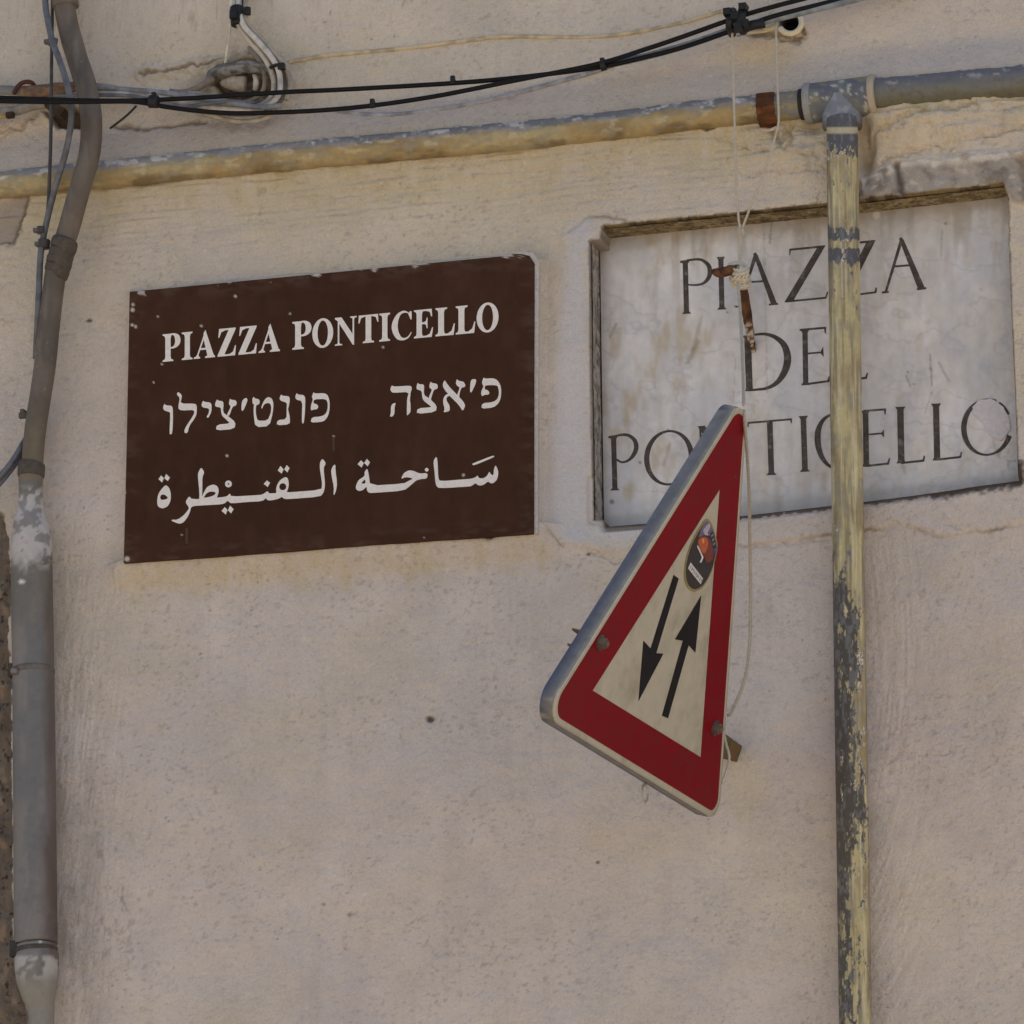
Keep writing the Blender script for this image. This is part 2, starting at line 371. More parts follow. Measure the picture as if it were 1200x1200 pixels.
COL = mixc(COL, C(112, 98, 82), .6*clus*sstep(.42, .62, fbm(U/12, V/10, 4, 70))); COL = mixc(COL, mixc(np.broadcast_to(C(84, 70, 56), U.shape+(3,)), C(124, 112, 98), sstep(.5, .68, fbm(U/7, V/7, 3, 80))), .9*sstep(4, -2, hole)); COL = mixc(COL, C(128, 116, 100), .5*gauss(hole-6, 6))
COL = mixc(COL, C(66, 54, 40), .9*sstep(3, -3, hole2)); COL = mixc(COL, C(40, 34, 28), sstep(14, 11, hole3))
COL = mixc(COL, C(84, 70, 54), .85*sstep(3, -2, h3b)*sstep(.35, .6, fbm(U/9, V/5, 3, 58)))
COL = mixc(COL, C(160, 140, 108), .5*gauss(np.hypot((U-895)*.7, V-66), 30))
for q in ([(0, 163), (20, 152), (48, 132)], [(340, 72), (385, 66)], [(480, 330), (440, 336)]):
    COL = mixc(COL, C(116, 96, 72), .4*gauss(dline(Ur, Vr, q), 2.2))
# reveal of the recess: dirty stone lining
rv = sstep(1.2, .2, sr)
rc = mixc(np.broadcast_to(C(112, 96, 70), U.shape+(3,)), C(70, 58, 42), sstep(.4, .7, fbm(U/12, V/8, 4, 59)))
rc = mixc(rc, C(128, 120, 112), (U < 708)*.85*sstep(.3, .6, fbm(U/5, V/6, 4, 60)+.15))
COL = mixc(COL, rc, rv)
COL = mixc(COL, C(56, 46, 38), .9*sstep(5.5, 3.5, sr+4*(fbm(U/6, V/6, 3, 61)-.5))*(V > 545)*(sr > 0)*sstep(700, 712, U))  # dark band just outside the bottom lip
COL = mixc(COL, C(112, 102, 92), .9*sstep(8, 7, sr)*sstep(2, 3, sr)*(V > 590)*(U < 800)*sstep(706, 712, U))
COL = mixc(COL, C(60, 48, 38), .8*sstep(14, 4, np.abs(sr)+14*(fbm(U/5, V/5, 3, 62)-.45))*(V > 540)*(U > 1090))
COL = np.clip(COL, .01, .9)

n_r, n_c = GX.shape
P = np.stack([SX, -H, SZ], -1).reshape(-1, 3)
i = np.arange(n_r-1)[:, None]*n_c; j = np.arange(n_c-1)[None]
F = np.stack([i+j, i+j+1, i+n_c+j+1, i+n_c+j], -1).reshape(-1, 4)
bx = np.array([(x, y, z) for x in (-5., 4.) for y in (.12, .55) for z in (0., 7.)])
bf = np.array([(0, 1, 3, 2), (4, 6, 7, 5), (0, 4, 5, 1), (2, 3, 7, 6), (0, 2, 6, 4), (1, 5, 7, 3)])+len(P)
P2 = np.vstack([P, bx]); F2 = np.vstack([F, bf])
me = bpy.data.meshes.new('plaster_wall')
me.vertices.add(len(P2)); me.vertices.foreach_set('co', (P2-np.array([0, 0, 4.3])).ravel())
me.loops.add(F2.size); me.loops.foreach_set('vertex_index', F2.ravel())
me.polygons.add(len(F2)); me.polygons.foreach_set('loop_start', np.arange(0, F2.size, 4)); me.polygons.foreach_set('loop_total', np.full(len(F2), 4))
me.update(calc_edges=True)
a = me.color_attributes.new('Col', 'FLOAT_COLOR', 'POINT')
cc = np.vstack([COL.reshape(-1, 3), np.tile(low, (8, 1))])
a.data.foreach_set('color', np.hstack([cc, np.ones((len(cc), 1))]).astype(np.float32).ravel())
rf_ = rec.ravel()[F]; flat = rf_.max(1) != rf_.min(1)
me.polygons.foreach_set('use_smooth', np.r_[~flat, np.zeros(6, bool)])
wallm = mat('painted_plaster', rough=.92, spec=.15, var=.09, vscale=330, bump=.0021, bscale=300, bump2=.0050, b2scale=80)
me.materials.append(wallm); me.validate()
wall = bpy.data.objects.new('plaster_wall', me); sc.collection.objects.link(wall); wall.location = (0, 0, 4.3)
tag(wall, 'weathered cream plaster wall behind the signs, pipes and cables', 'wall')
def wall_h(px, py):                                # front of the plaster at a photograph pixel
    Q = at(px, py); a = np.clip(np.searchsorted(gx, Q[0]), 0, n_c-1); b = np.clip(np.searchsorted(gz, Q[2]), 0, n_r-1)
    return -H[b, a]

# ------------------------------------------------------------------ flat work on a plane parallel to the wall
def slab(mb, pts, Y, th, col=None, holes=()):
    f = np.array([at(x, y, Y) for x, y in pts]); b = f+np.array([0, th, 0])
    hs = []
    for h in holes:
        hf = np.array([at(x, y, Y) for x, y in h]); hs.append((hf, hf+np.array([0, th, 0])))
    return prism(mb, f, b, col, hs)
def sheet(mb, left, right, Y, nu, nv, colf, hf=None):   # fine grid between two edges, coloured by colf(u, v)
    L = cr(np.array(left, float), 1e9) if False else np.array(left, float); Rr = np.array(right, float)
    t = np.linspace(0, 1, nv)
    def samp(p):
        d = np.r_[0, np.cumsum(np.abs(np.diff(p[:, 1]))+1e-9)]; d /= d[-1]
        return np.stack([np.interp(t, d, p[:, 0]), np.interp(t, d, p[:, 1])], 1)
    a, b = samp(L), samp(Rr); s = np.linspace(0, 1, nu)[None, :, None]
    uv = a[:, None]*(1-s)+b[:, None]*s; u, v = uv[..., 0].ravel(), uv[..., 1].ravel()
    rays = Dv*FPX+Rv*(u-600)[:, None]+Uv*(600-v)[:, None]
    X = CAM+rays*((Y-CAM[1])/rays[:, 1])[:, None]
    if hf is not None: X[:, 1] -= hf(u, v)
    i = np.arange(nv-1)[:, None]*nu; j = np.arange(nu-1)[None]
    F = np.stack([i+j, i+nu+j, i+nu+j+1, i+j+1], -1).reshape(-1, 4)
    mb.add(X, F.tolist(), colf(u, v), True); return mb
class Ink:                                         # lettering: every stroke its own sliver of height, so none is coplanar
    def __init__(s, Y, th=.0006): s.mb = MB(); s.Y = Y; s.k = 0; s.th = th
    def poly(s, pts, holes=()):
        s.k += 1; slab(s.mb, pts, s.Y-s.th-.000006*s.k, s.th+.0002, None, holes)
    def zoom(s, ox, oy, z, pts, holes=(), it=1):
        f = lambda p: chaikin([(ox+x/z, oy+y/z) for x, y in p], it)
        s.poly(f(pts), [f(h) for h in holes])
    def stroke(s, pts, wds):                       # centre line with a width at every point
        P = cr(np.array([(x, y, w) for (x, y), w in zip(pts, wds)], float), 1.0)
        T = np.gradient(P[:, :2], axis=0); T /= np.linalg.norm(T, axis=1)[:, None]+1e-9
        Nn = np.stack([-T[:, 1], T[:, 0]], 1)*P[:, 2:]/2
        s.poly(np.vstack([P[:, :2]+Nn, (P[:, :2]-Nn)[::-1]]))

# ------------------------------------------------------------------ brown street sign
YB = -.027
bs = thing('street_sign', 'dark brown street sign with white Latin, Hebrew and Arabic lettering', 'sign', at(385, 640, YB))
brownm = mat('brown_enamel', rough=.55, spec=.06, var=.10, vscale=40, bump=.0002, bscale=120, rvar=.08)
def bcol(u, v):
    c = np.broadcast_to(C(51, 32, 22), u.shape+(3,))
    c = c*(1+.35*(fbm(u/60, v/60, 4, 71)-.5)+.2*(fbm(u/9, v/30, 3, 72)-.5))[:, None]
    e = np.minimum.reduce([v-(342-.0965*(u-152)), (660-.0735*(u-146))-v, u-(152-.02*(v-342)), 627-u])
    c = mixc(c, C(92, 78, 70), .16*sstep(26, 2, e)*sstep(.45, .75, fbm(u/22, v/9, 3, 73)))
    top = (v-(342-.0965*(u-152)))
    n = fbm(u/7, v/5, 3, 74)
    ch = sstep(.70, .76, fbm(u/11, v/7, 3, 79))
    c = mixc(c, C(168, 158, 152), .8*ch*sstep(6, 2, top+8*(n-.5)))
    c = mixc(c, C(160, 150, 142), 0*ch*sstep(3, 1, (u-(152-.02*(v-342)))))
    for x, y, r in [(155.5, 363, 3), (156, 357, 2.5), (155, 381, 2.5), (159, 383, 2.2), (185, 371, 2), (276, 347, 2.2), (340, 368, 2), (146, 577, 2.2), (149, 655, 4), (266, 534, 2), (391, 511, 1.8), (190, 427, 1.7), (180, 448, 1.8), (543, 557, 2), (449, 407, 2.2), (236, 382, 1.8), (497, 630, 1.5), (213, 627, 1.5)]:
        c = mixc(c, C(160, 148, 140), .85*sstep(r, r*.4, np.hypot(u-x, v-y)+1.5*(n-.5)))
    for a, b in [((219, 620), (219, 636)), ((152, 380), (160, 383)), ((391, 512), (391, 528))]:
        c = mixc(c, C(130, 116, 106), .2*gauss(dline(u, v, [a, b]), .8))
    c = mixc(c, C(66, 46, 36), .20*sstep(.55, .85, fbm(u/26, v/40, 4, 77)))
    return c
edgeL = [(152, 342), (148.5, 520), (145, 659.5)]
edgeR = [(611, 298.2), (620, 300.5), (626, 309), (625.6, 480), (625.5, 625)]
mb = MB()
sheet(mb, edgeL, edgeR, YB, 330, 230, bcol, lambda u, v: .0006*fbm(u/120, v/120, 2, 78))
slab(mb, edgeL+edgeR[::-1], YB+.0004, .030, C(52, 33, 26))
obj('panel', mb, brownm, bs)
mb = MB()
slab(mb, [(600, 297), (612, 294.4), (625, 296.5), (631.5, 306), (630.6, 480), (630, 626), (626, 626), (626.2, 480), (626.6, 309), (620.6, 300), (611, 297.7)], YB+.002, .026, C(150, 141, 133))
obj('mortar_edge', mb, mat('lime_mortar', rough=.9, var=.2, vscale=200, bump=.001, bscale=300), bs)
white = mat('white_lettering', col=C(180, 171, 163), rough=.7, spec=.12, var=.10, vscale=150, alt=C(110, 96, 88), alt_at=.73, alt_w=.03, alt_scale=260)
ink = Ink(YB)
def glyph(ch, x0, x1, top=lambda x: 391.8-.0955*(x-191), bot=lambda x: 424.2-.0935*(x-190)):
    Tq = lambda pts: [(lambda x: (x, top(x)+(bot(x)-top(x))*b))(x0+(x1-x0)*a) for a, b in pts]
    P_ = lambda *p: ink.poly(Tq(p))
    def ring(o, i, n=40):
        so_, si = cr(np.array(o, float), .02), cr(np.array(i, float), .02)
        ink.poly(Tq([tuple(q) for q in so_]+[tuple(q) for q in si[::-1]]))
    def ell(ix, iy):
        th = np.linspace(0, 2*np.pi, 48, endpoint=False)
        ink.poly(Tq([(.5+.5*math.cos(t), .5+.53*math.sin(t)) for t in th]), [Tq([(.5+ix*math.cos(t), .5+iy*math.sin(t)) for t in th])])
    def stem(a, b, l, r, tl=None, tr=None):        # bracketed serifs
        tl = l if tl is None else tl; tr = r if tr is None else tr
        P_((tl, 0), (tr, 0), (tr, .045), (b+.05*(r-l), .085), (b, .17), (b, .83), (b+.05*(r-l), .915), (r, .955), (r, 1), (l, 1), (l, .955), (a-.05*(r-l), .915), (a, .83), (a, .17), (a-.05*(r-l), .085), (tl, .045))
    if ch == 'P':
        stem(.15, .45, 0, .6, 0, .5)
        ring([(.4, 0), (.68, 0), (.92, .09), (1, .27), (.92, .43), (.7, .53), (.4, .55)], [(.4, .06), (.55, .055), (.66, .12), (.70, .27), (.66, .41), (.55, .48), (.4, .48)])
    if ch == 'I': stem(.28, .76, 0, 1)
    if ch == 'A':
        P_((.55, -.02), (.93, .9), (1, .955), (1, 1), (.53, 1), (.53, .955), (.64, .91), (.47, .34), (.46, .1))
        P_((.55, -.02), (.51, .24), (.23, .86), (.24, .92), (.30, .955), (.30, 1), (0, 1), (0, .955), (.1, .92), (.17, .84))
        P_((.29, .63), (.63, .63), (.65, .70), (.26, .70))
    if ch == 'Z':
        P_((.08, 0), (.98, 0), (.98, .05), (.37, .94), (0, 1), (0, .95), (.6, .06))
        P_((.08, 0), (.7, 0), (.7, .06), (.4, .07), (.2, .13), (.09, .32), (.04, .32))
        P_((0, 1), (.95, 1), (1, .64), (.95, .64), (.84, .86), (.66, .935), (.3, .94))
    if ch == 'O': ell(.25, .45)
    if ch == 'N':
        P_((0, 0), (.30, 0), (.88, .72), (.88, 1.02), (.82, 1.02), (.13, .13), (0, .05))
        P_((.13, .10), (.20, .2), (.20, .88), (.22, .94), (.33, .96), (.33, 1), (0, 1), (0, .96), (.11, .94), (.13, .88))
        P_((.70, 0), (1, 0), (1, .04), (.90, .06), (.88, .12), (.88, .95), (.81, .85), (.81, .12), (.79, .06), (.70, .04))
    if ch == 'T':
        P_((.36, .03), (.64, .03), (.64, .83), (.66, .92), (.78, .955), (.78, 1), (.22, 1), (.22, .955), (.34, .92), (.36, .83))
        P_((.02, 0), (.98, 0), (1, .28), (.95, .28), (.87, .10), (.7, .06), (.3, .06), (.13, .10), (.05, .28), (0, .28))
    if ch == 'C':
        ring([(1, .29), (.96, .31), (.90, .10), (.62, -.02), (.30, .06), (.08, .28), (0, .52), (.08, .77), (.28, .97), (.58, 1.03), (.85, .95), (1, .78)], [(1, .29), (.95, .28), (.84, .10), (.66, .05), (.46, .10), (.34, .28), (.30, .50), (.35, .72), (.48, .90), (.66, .95), (.84, .89), (.97, .76)])
        P_((.90, .02), (1, .02), (1, .31), (.95, .31), (.84, .12))
    if ch == 'E':
        stem(.14, .42, 0, .5, 0, .5)
        P_((.3, 0), (.93, 0), (.95, .27), (.90, .27), (.82, .10), (.64, .06), (.3, .06))
        P_((.4, .46), (.55, .45), (.64, .40), (.67, .30), (.71, .30), (.71, .68), (.67, .68), (.64, .57), (.55, .52), (.4, .52))
        P_((.3, .94), (.65, .94), (.83, .88), (.95, .66), (1, .66), (.93, 1), (.3, 1))
    if ch == 'L':
        stem(.14, .44, 0, .6, 0, .6)
        P_((.35, .94), (.65, .93), (.84, .84), (.95, .60), (1, .60), (.94, 1), (.35, 1))
for ch, a_, b_ in [('P', 190.5, 211.5), ('I', 213, 225.5), ('A', 227, 252), ('Z', 255, 276.5), ('Z', 279.5, 301), ('A', 303, 328), ('P', 342.5, 365), ('O', 366, 390.4), ('N', 392.5, 418), ('T', 420, 443.4), ('I', 444.3, 457), ('C', 459, 482.3), ('E', 485, 507.5), ('L', 510.3, 533), ('L', 534, 557), ('O', 558.5, 584.2)]:
    glyph(ch, a_, b_)
obj('latin_lettering', ink.mb, white, bs)
ink = Ink(YB)
Zq = lambda ox, oy, z: (lambda pts, holes=(), it=1: ink.zoom(ox, oy, z, pts, holes, it))
q = Zq(185, 450, 12)
q([(95, 275), (110, 300), (190, 305), (210, 335), (213, 500), (203, 690), (178, 712), (163, 700), (175, 420), (165, 395), (95, 375), (72, 345), (80, 300)])
q([(285, 110), (335, 150), (335, 190), (315, 275), (520, 275), (548, 300), (545, 420), (520, 480), (440, 590), (418, 690), (375, 690), (372, 650), (400, 590), (500, 440), (515, 390), (495, 365), (330, 373), (290, 350), (288, 310), (310, 195), (262, 145)])
q([(635, 232), (655, 252), (735, 258), (757, 295), (752, 390), (735, 430), (705, 480), (682, 462), (715, 415), (722, 355), (700, 340), (630, 330), (610, 295)])
q([(830, 212), (850, 235), (905, 240), (925, 265), (915, 400), (975, 440), (1095, 540), (1075, 632), (812, 655), (832, 570), (1020, 555), (950, 490), (905, 450), (890, 400), (885, 330), (815, 320), (800, 290)])
q([(1015, 200), (1030, 222), (1090, 225), (1112, 265), (1095, 305), (1048, 318), (1005, 450), (965, 440), (1030, 315), (995, 285)])
q = Zq(285, 450, 10.909)
q([(20, 180), (50, 182), (55, 215), (0, 345), (-25, 335), (-18, 220)])
q([(135, 160), (150, 185), (205, 195), (212, 240), (195, 262), (165, 270), (160, 330), (165, 400), (185, 470), (310, 467), (350, 380), (360, 300), (345, 250), (310, 240), (265, 260), (240, 318), (230, 305), (250, 240), (290, 180), (330, 165), (370, 190), (387, 250), (380, 360), (335, 540), (155, 552), (135, 400), (132, 310), (140, 262), (120, 250), (115, 190)])
q([(485, 130), (500, 150), (580, 155), (598, 185), (582, 295), (570, 310), (598, 430), (595, 517), (425, 528), (440, 460), (555, 450), (555, 310), (560, 240), (480, 215), (462, 185)])
q([(685, 112), (700, 135), (770, 140), (795, 175), (790, 350), (775, 500), (752, 505), (750, 400), (757, 220), (680, 200), (662, 165)])
q([(900, 100), (915, 122), (1030, 115), (1080, 140), (1105, 220), (1105, 320), (1085, 410), (1040, 470), (980, 487), (860, 493), (878, 425), (990, 415), (1050, 390), (1080, 320), (1080, 230), (1050, 190), (905, 195), (895, 245), (945, 260), (962, 290), (945, 322), (900, 325), (870, 340), (862, 310), (870, 260), (893, 195), (875, 165)])
obj('hebrew_lettering', ink.mb, white, bs, 'longer word in Hebrew letters'); ink = Ink(YB)
q = Zq(450, 435, 16)
q([(150, 260), (180, 290), (490, 268), (520, 300), (517, 360), (500, 382), (485, 540), (500, 650), (497, 770), (435, 832), (428, 812), (430, 640), (432, 520), (470, 385), (170, 408), (125, 370), (118, 325)])
q([(222, 590), (200, 660), (195, 800), (160, 850), (108, 852), (128, 790), (130, 660), (160, 610)])
q([(628, 210), (655, 245), (735, 245), (755, 280), (745, 400), (765, 460), (840, 500), (992, 645), (970, 765), (610, 802), (630, 695), (885, 675), (870, 650), (750, 560), (720, 510), (705, 365), (620, 345), (605, 310)])
q([(875, 190), (895, 220), (990, 235), (1012, 280), (1000, 330), (935, 345), (885, 500), (880, 545), (830, 500), (905, 345), (855, 315), (848, 270)])
q = Zq(515, 435, 16)
q([(100, 165), (125, 210), (200, 310), (320, 430), (450, 570), (485, 650), (435, 752), (370, 640), (180, 450), (90, 340), (60, 270), (70, 215)])
q([(325, 145), (360, 180), (450, 195), (488, 260), (470, 300), (410, 305), (375, 420), (370, 490), (325, 450), (385, 305), (325, 270), (305, 220)])
q([(165, 425), (205, 450), (130, 490), (135, 560), (190, 640), (195, 750), (70, 772), (100, 715), (65, 580), (75, 500), (120, 440)])
q([(640, 145), (690, 155), (680, 230), (600, 400), (570, 390), (580, 210), (600, 160)])
q([(830, 110), (850, 140), (1000, 130), (1080, 160), (1140, 250), (1160, 370), (1145, 520), (1100, 610), (1010, 680), (785, 705), (800, 600), (1000, 580), (1080, 530), (1115, 440), (1110, 330), (1080, 260), (860, 262), (850, 300), (850, 345), (900, 350), (940, 400), (920, 440), (850, 440), (800, 470), (780, 430), (785, 370), (830, 280), (800, 240), (800, 190)])
obj('hebrew_lettering', ink.mb, white, bs)
ink = Ink(YB)
circ = lambda x, y, r: [(x+r*math.cos(t), y+r*math.sin(t)) for t in np.linspace(0, 2*np.pi, 20, endpoint=False)]
q = Zq(175, 540, 12)
q([(230, 335), (280, 380), (303, 460), (300, 560), (260, 640), (190, 672), (125, 650), (108, 590), (120, 480), (160, 410)], [[(150, 500), (180, 470), (225, 480), (265, 520), (230, 545), (160, 550)]])
for d in ([(165, 205), (205, 245), (178, 305), (128, 258)], [(235, 185), (290, 235), (260, 285), (210, 245)], [(1060, 650), (1100, 690), (1075, 755), (1015, 705)], [(1135, 630), (1185, 680), (1150, 740), (1105, 695)]): q(d, it=0)
q(circ(1112, 325, 48), [circ(1112, 325, 12)], 0)
q([(728, 88), (775, 160), (745, 230), (745, 400), (740, 560), (700, 560), (705, 450), (683, 230), (685, 170)])
q([(740, 500), (800, 380), (850, 345), (910, 332), (960, 360), (978, 420), (960, 490), (930, 560), (735, 560)], [[(760, 522), (800, 460), (850, 432), (920, 435), (935, 460), (900, 490), (830, 512)]])
ink.poly(chaikin([(221.7, 581.2), (224.8, 585.2), (248, 583.8), (262, 582.4), (266, 581.5), (269.7, 578.0), (270.7, 582), (300, 580.3), (308, 579.5), (313.7, 575.2), (315, 578.3), (325, 577.8), (331, 581), (329.3, 582.9), (325, 584.9), (317, 586.5), (313, 586), (311.7, 583.3), (307.7, 587.3), (288.3, 588.3), (271, 590), (268, 588), (266.7, 586.5), (263, 590.3), (255, 591.3), (235, 592.3), (224.2, 593.3), (222.5, 600), (220, 605.8), (215, 612.3), (210, 614), (200.8, 610.4), (201.7, 608.8), (207.5, 609.2), (215, 604.2), (220, 598.3), (221.7, 595), (217, 588.3)]))
q = Zq(255, 540, 15)
q([(868, 345), (922, 385), (880, 460), (810, 405)], it=0)
q = Zq(320, 530, 15)
q([(225, 428), (265, 470), (277, 560), (265, 640), (235, 700), (300, 702), (850, 660), (862, 560), (845, 430), (820, 280), (825, 170), (870, 110), (930, 195), (895, 250), (890, 330), (912, 530), (905, 640), (885, 710), (830, 780), (250, 825), (190, 815), (140, 775), (0, 845), (-60, 830), (0, 720), (60, 720), (52, 640), (75, 560), (130, 480)], [circ(170, 605, 62)])
for d in ([(130, 240), (185, 300), (150, 375), (82, 320)], [(240, 225), (290, 275), (250, 355), (195, 300)]): q(d, it=0)
q([(1095, 205), (1097, 330), (1125, 540), (1110, 660), (1075, 755), (1062, 735), (1070, 620), (1030, 420), (1020, 320), (1045, 250)])
q = Zq(410, 530, 12)
q([(245, 225), (265, 310), (285, 470), (760, 440), (830, 400), (890, 370), (840, 355), (780, 350), (730, 372), (725, 355), (760, 290), (830, 252), (900, 262), (980, 300), (1095, 290), (1085, 370), (1000, 375), (930, 395), (860, 460), (760, 540), (340, 570), (270, 572), (240, 540), (235, 480), (180, 535), (125, 545), (85, 520), (85, 470), (120, 390), (210, 335), (205, 275)], [[(150, 440), (215, 375), (222, 440)]])
for d in ([(155, 112), (195, 150), (165, 215), (108, 168)], [(240, 92), (282, 140), (250, 197), (200, 150)]): q(d, it=0)
q(circ(1080, 245, 26), it=0)
q = Zq(500, 525, 13.333)
q([(155, 125), (172, 230), (180, 470), (210, 520), (560, 490), (700, 480), (770, 455), (795, 425), (815, 470), (880, 475), (940, 440), (980, 365), (1000, 410), (1045, 430), (1050, 330), (1075, 265), (1110, 330), (1120, 400), (1100, 490), (1050, 545), (1000, 553), (955, 520), (900, 570), (840, 588), (790, 575), (765, 545), (700, 595), (640, 602), (200, 630), (150, 595), (135, 520), (120, 350), (103, 200)])
q([(1030, 118), (1058, 125), (1045, 145), (740, 272), (708, 258), (720, 240)])
obj('arabic_lettering', ink.mb, white, bs)

# ------------------------------------------------------------------ marble plaque in its recess
YM = .042
mp_ = thing('marble_plaque', 'old white marble plaque carved with thin grey capitals, set into a recess in the plaster', 'plaque', at(950, 595, YM))
marm = mat('marble', rough=.55, spec=.35, var=.07, vscale=70, bump=.0004, bscale=200, rvar=.1)
def mcol(u, v):
    vv = v+.105*(u-700)
    c = np.broadcast_to(C(165, 158, 153), u.shape+(3,))
    c = c*(1+.42*(fbm(u/34, vv/60, 5, 81)-.5)+.20*(fbm(u/9, vv/14, 4, 82)-.5))[:, None]
    c = mixc(c, C(152, 149, 150), .6*sstep(.42, .74, fbm(u/55+3, vv/70, 5, 83)))
    c = mixc(c, C(136, 132, 134), .40*sstep(.04, .0, np.abs(fbm((u+.5*vv)/60, (vv-.4*u)/38, 5, 90)-.5)))
    lft = sstep(960, 760, u)
    c = mixc(c, C(140, 122, 92), (.2+.4*lft)*sstep(.46, .80, fbm(u/16, vv/34, 5, 84)))
    c = mixc(c, C(112, 99, 82), (.42)*sstep(.46, .80, fbm(u/11, vv/60, 5, 85))*(.35+.65*sstep(400, 285, vv)))
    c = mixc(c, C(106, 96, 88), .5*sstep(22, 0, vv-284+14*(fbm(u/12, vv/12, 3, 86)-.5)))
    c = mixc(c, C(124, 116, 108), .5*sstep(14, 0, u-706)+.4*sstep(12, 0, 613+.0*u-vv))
    for x0, y0, x1, y1, w_, k_ in [(818, 400, 806, 425, 3, .5), (905, 255, 902, 285, 1.0, .6), (895, 250, 899, 460, .8, .3), (1090, 415, 1092, 452, 1.0, .7), (1092, 460, 1084, 484, 1.2, .5), (1100, 425, 1112, 446, 1.3, .4), (1062, 440, 1066, 452, 1.2, .5), (862, 420, 860, 470, .8, .3), (1104, 270, 1103, 300, 1.2, .35), (785, 520, 778, 545, 2.2, .4), (910, 560, 912, 598, 5, .3), (966, 556, 966, 572, 4, .35), (1058, 545, 1060, 553, 2.5, .4), (715, 395, 722, 380, 1.4, .5), (812, 410, 822, 372, 2.4, .4)]:
        c = mixc(c, C(104, 88, 60) if w_ > 2 else C(92, 84, 76), k_*gauss(dline(u, v, [(x0, y0), (x1, y1)])+2.2*(fbm(u/4, v/4, 2, 87)-.5), w_))
    for x, y, r in [(1108, 262, 2.2), (1064, 436, 2), (1071, 450, 1.6), (862, 359, 2.2), (852, 366, 1.8), (717, 588, 4), (1047, 318, 1.4), (1057, 320, 1), (750, 542, 2.5), (974, 500, 2.2), (783, 504, 2)]:
        c = mixc(c, C(84, 76, 66), .75*sstep(r, r*.4, np.hypot(u-x, v-y)))
    c = mixc(c, C(176, 170, 164), .6*sstep(6, 3, np.hypot(u-1027, v-252)))
    c = mixc(c, C(90, 80, 70), .6*sstep(.6, .8, fbm(u/6, v/6, 3, 88))*sstep(30, 8, np.hypot(u-1186, v-530)))
    return c
lin_ = MB()
def rev(pts, base, alt, sd, thr, smooth=True):
    p = cr(np.array(pts, float), 1.4); n_ = len(p); dep = np.linspace(.002, YM+.006, 18); k = len(dep)
    X = np.array([[at(x, y, 0)+np.array([0, d, 0]) for d in dep] for x, y in p]).reshape(-1, 3)
    Sg, Dg = np.meshgrid(np.arange(n_)*1.4, dep*PXM, indexing='ij'); Sg, Dg = Sg.ravel(), Dg.ravel()
    X[:, 2] -= .0016*(fbm(Sg/7, Dg/7, 3, sd)) if abs(p[-1, 0]-p[0, 0]) > 100 else 0
    if abs(p[-1, 0]-p[0, 0]) <= 100: X[:, 0] += .0016*fbm(Sg/7, Dg/7, 3, sd)
    c = mixc(np.broadcast_to(base, (len(X), 3)), alt, sstep(thr-.14, thr+.14, fbm(Sg/11, Dg/8, 5, sd+1)))
    c = mixc(c, C(64, 54, 42), .8*sstep(.60, .72, fbm(Sg/4, Dg/4, 3, sd+2))); c = mixc(c, C(150, 142, 130), .35*sstep(.66, .78, fbm(Sg/6, Dg/5, 3, sd+3)))
    i, j = np.arange(n_-1)[:, None]*k, np.arange(k-1)[None]
    lin_.add(X, np.stack([i+j, i+j+1, i+k+j+1, i+k+j], -1).reshape(-1, 4).tolist(), c, False)
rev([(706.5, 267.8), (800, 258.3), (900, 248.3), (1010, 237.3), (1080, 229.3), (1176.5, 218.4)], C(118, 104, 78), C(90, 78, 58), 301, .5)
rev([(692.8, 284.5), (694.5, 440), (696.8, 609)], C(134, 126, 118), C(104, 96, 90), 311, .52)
obj('stone_lining', lin_, mat('stone_lining', rough=.95, spec=.1, var=.25, vscale=220, bump=.002, bscale=220), mp_, 'dirty grey brown reveal along the top and left')
mb = MB()
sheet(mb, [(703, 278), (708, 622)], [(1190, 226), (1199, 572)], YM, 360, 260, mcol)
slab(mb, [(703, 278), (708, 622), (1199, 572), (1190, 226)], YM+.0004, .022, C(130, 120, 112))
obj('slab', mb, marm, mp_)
ink = Ink(YM, .0003); S_ = ink.stroke; Pq = ink.poly
def bar(x0, y0, x1, y1, w0, w1=None):              # upright or slanted stroke of horizontal width w
    w1 = w0 if w1 is None else w1
    Pq([(x0-w0/2, y0), (x0+w0/2, y0), (x1+w1/2, y1), (x1-w1/2, y1)])
def hbar(x0, y0, x1, y1, w0=2.4, w1=None):
    w1 = w0 if w1 is None else w1
    Pq([(x0, y0-w0/2), (x1, y1-w1/2), (x1, y1+w1/2), (x0, y0+w0/2)])
def stem2(x0, y0, x1, y1, w0, s0=4, s1=4, top=True, bot=True):
    bar(x0, y0, x1, y1, w0)
    sl_ = -.1
    if top: Pq([(x0-w0/2-s0*.55, y0-.8), (x0+w0/2+s0*.55, y0-1.4), (x0+w0/2+.2, y0+2.2), (x0-w0/2-.2, y0+2.4)])
    if bot: Pq([(x1-w0/2-s1*.6, y1+1.0), (x1+w0/2+s1*.6, y1+.4), (x1+w0/2+.2, y1-2.4), (x1-w0/2-.2, y1-2.2)])
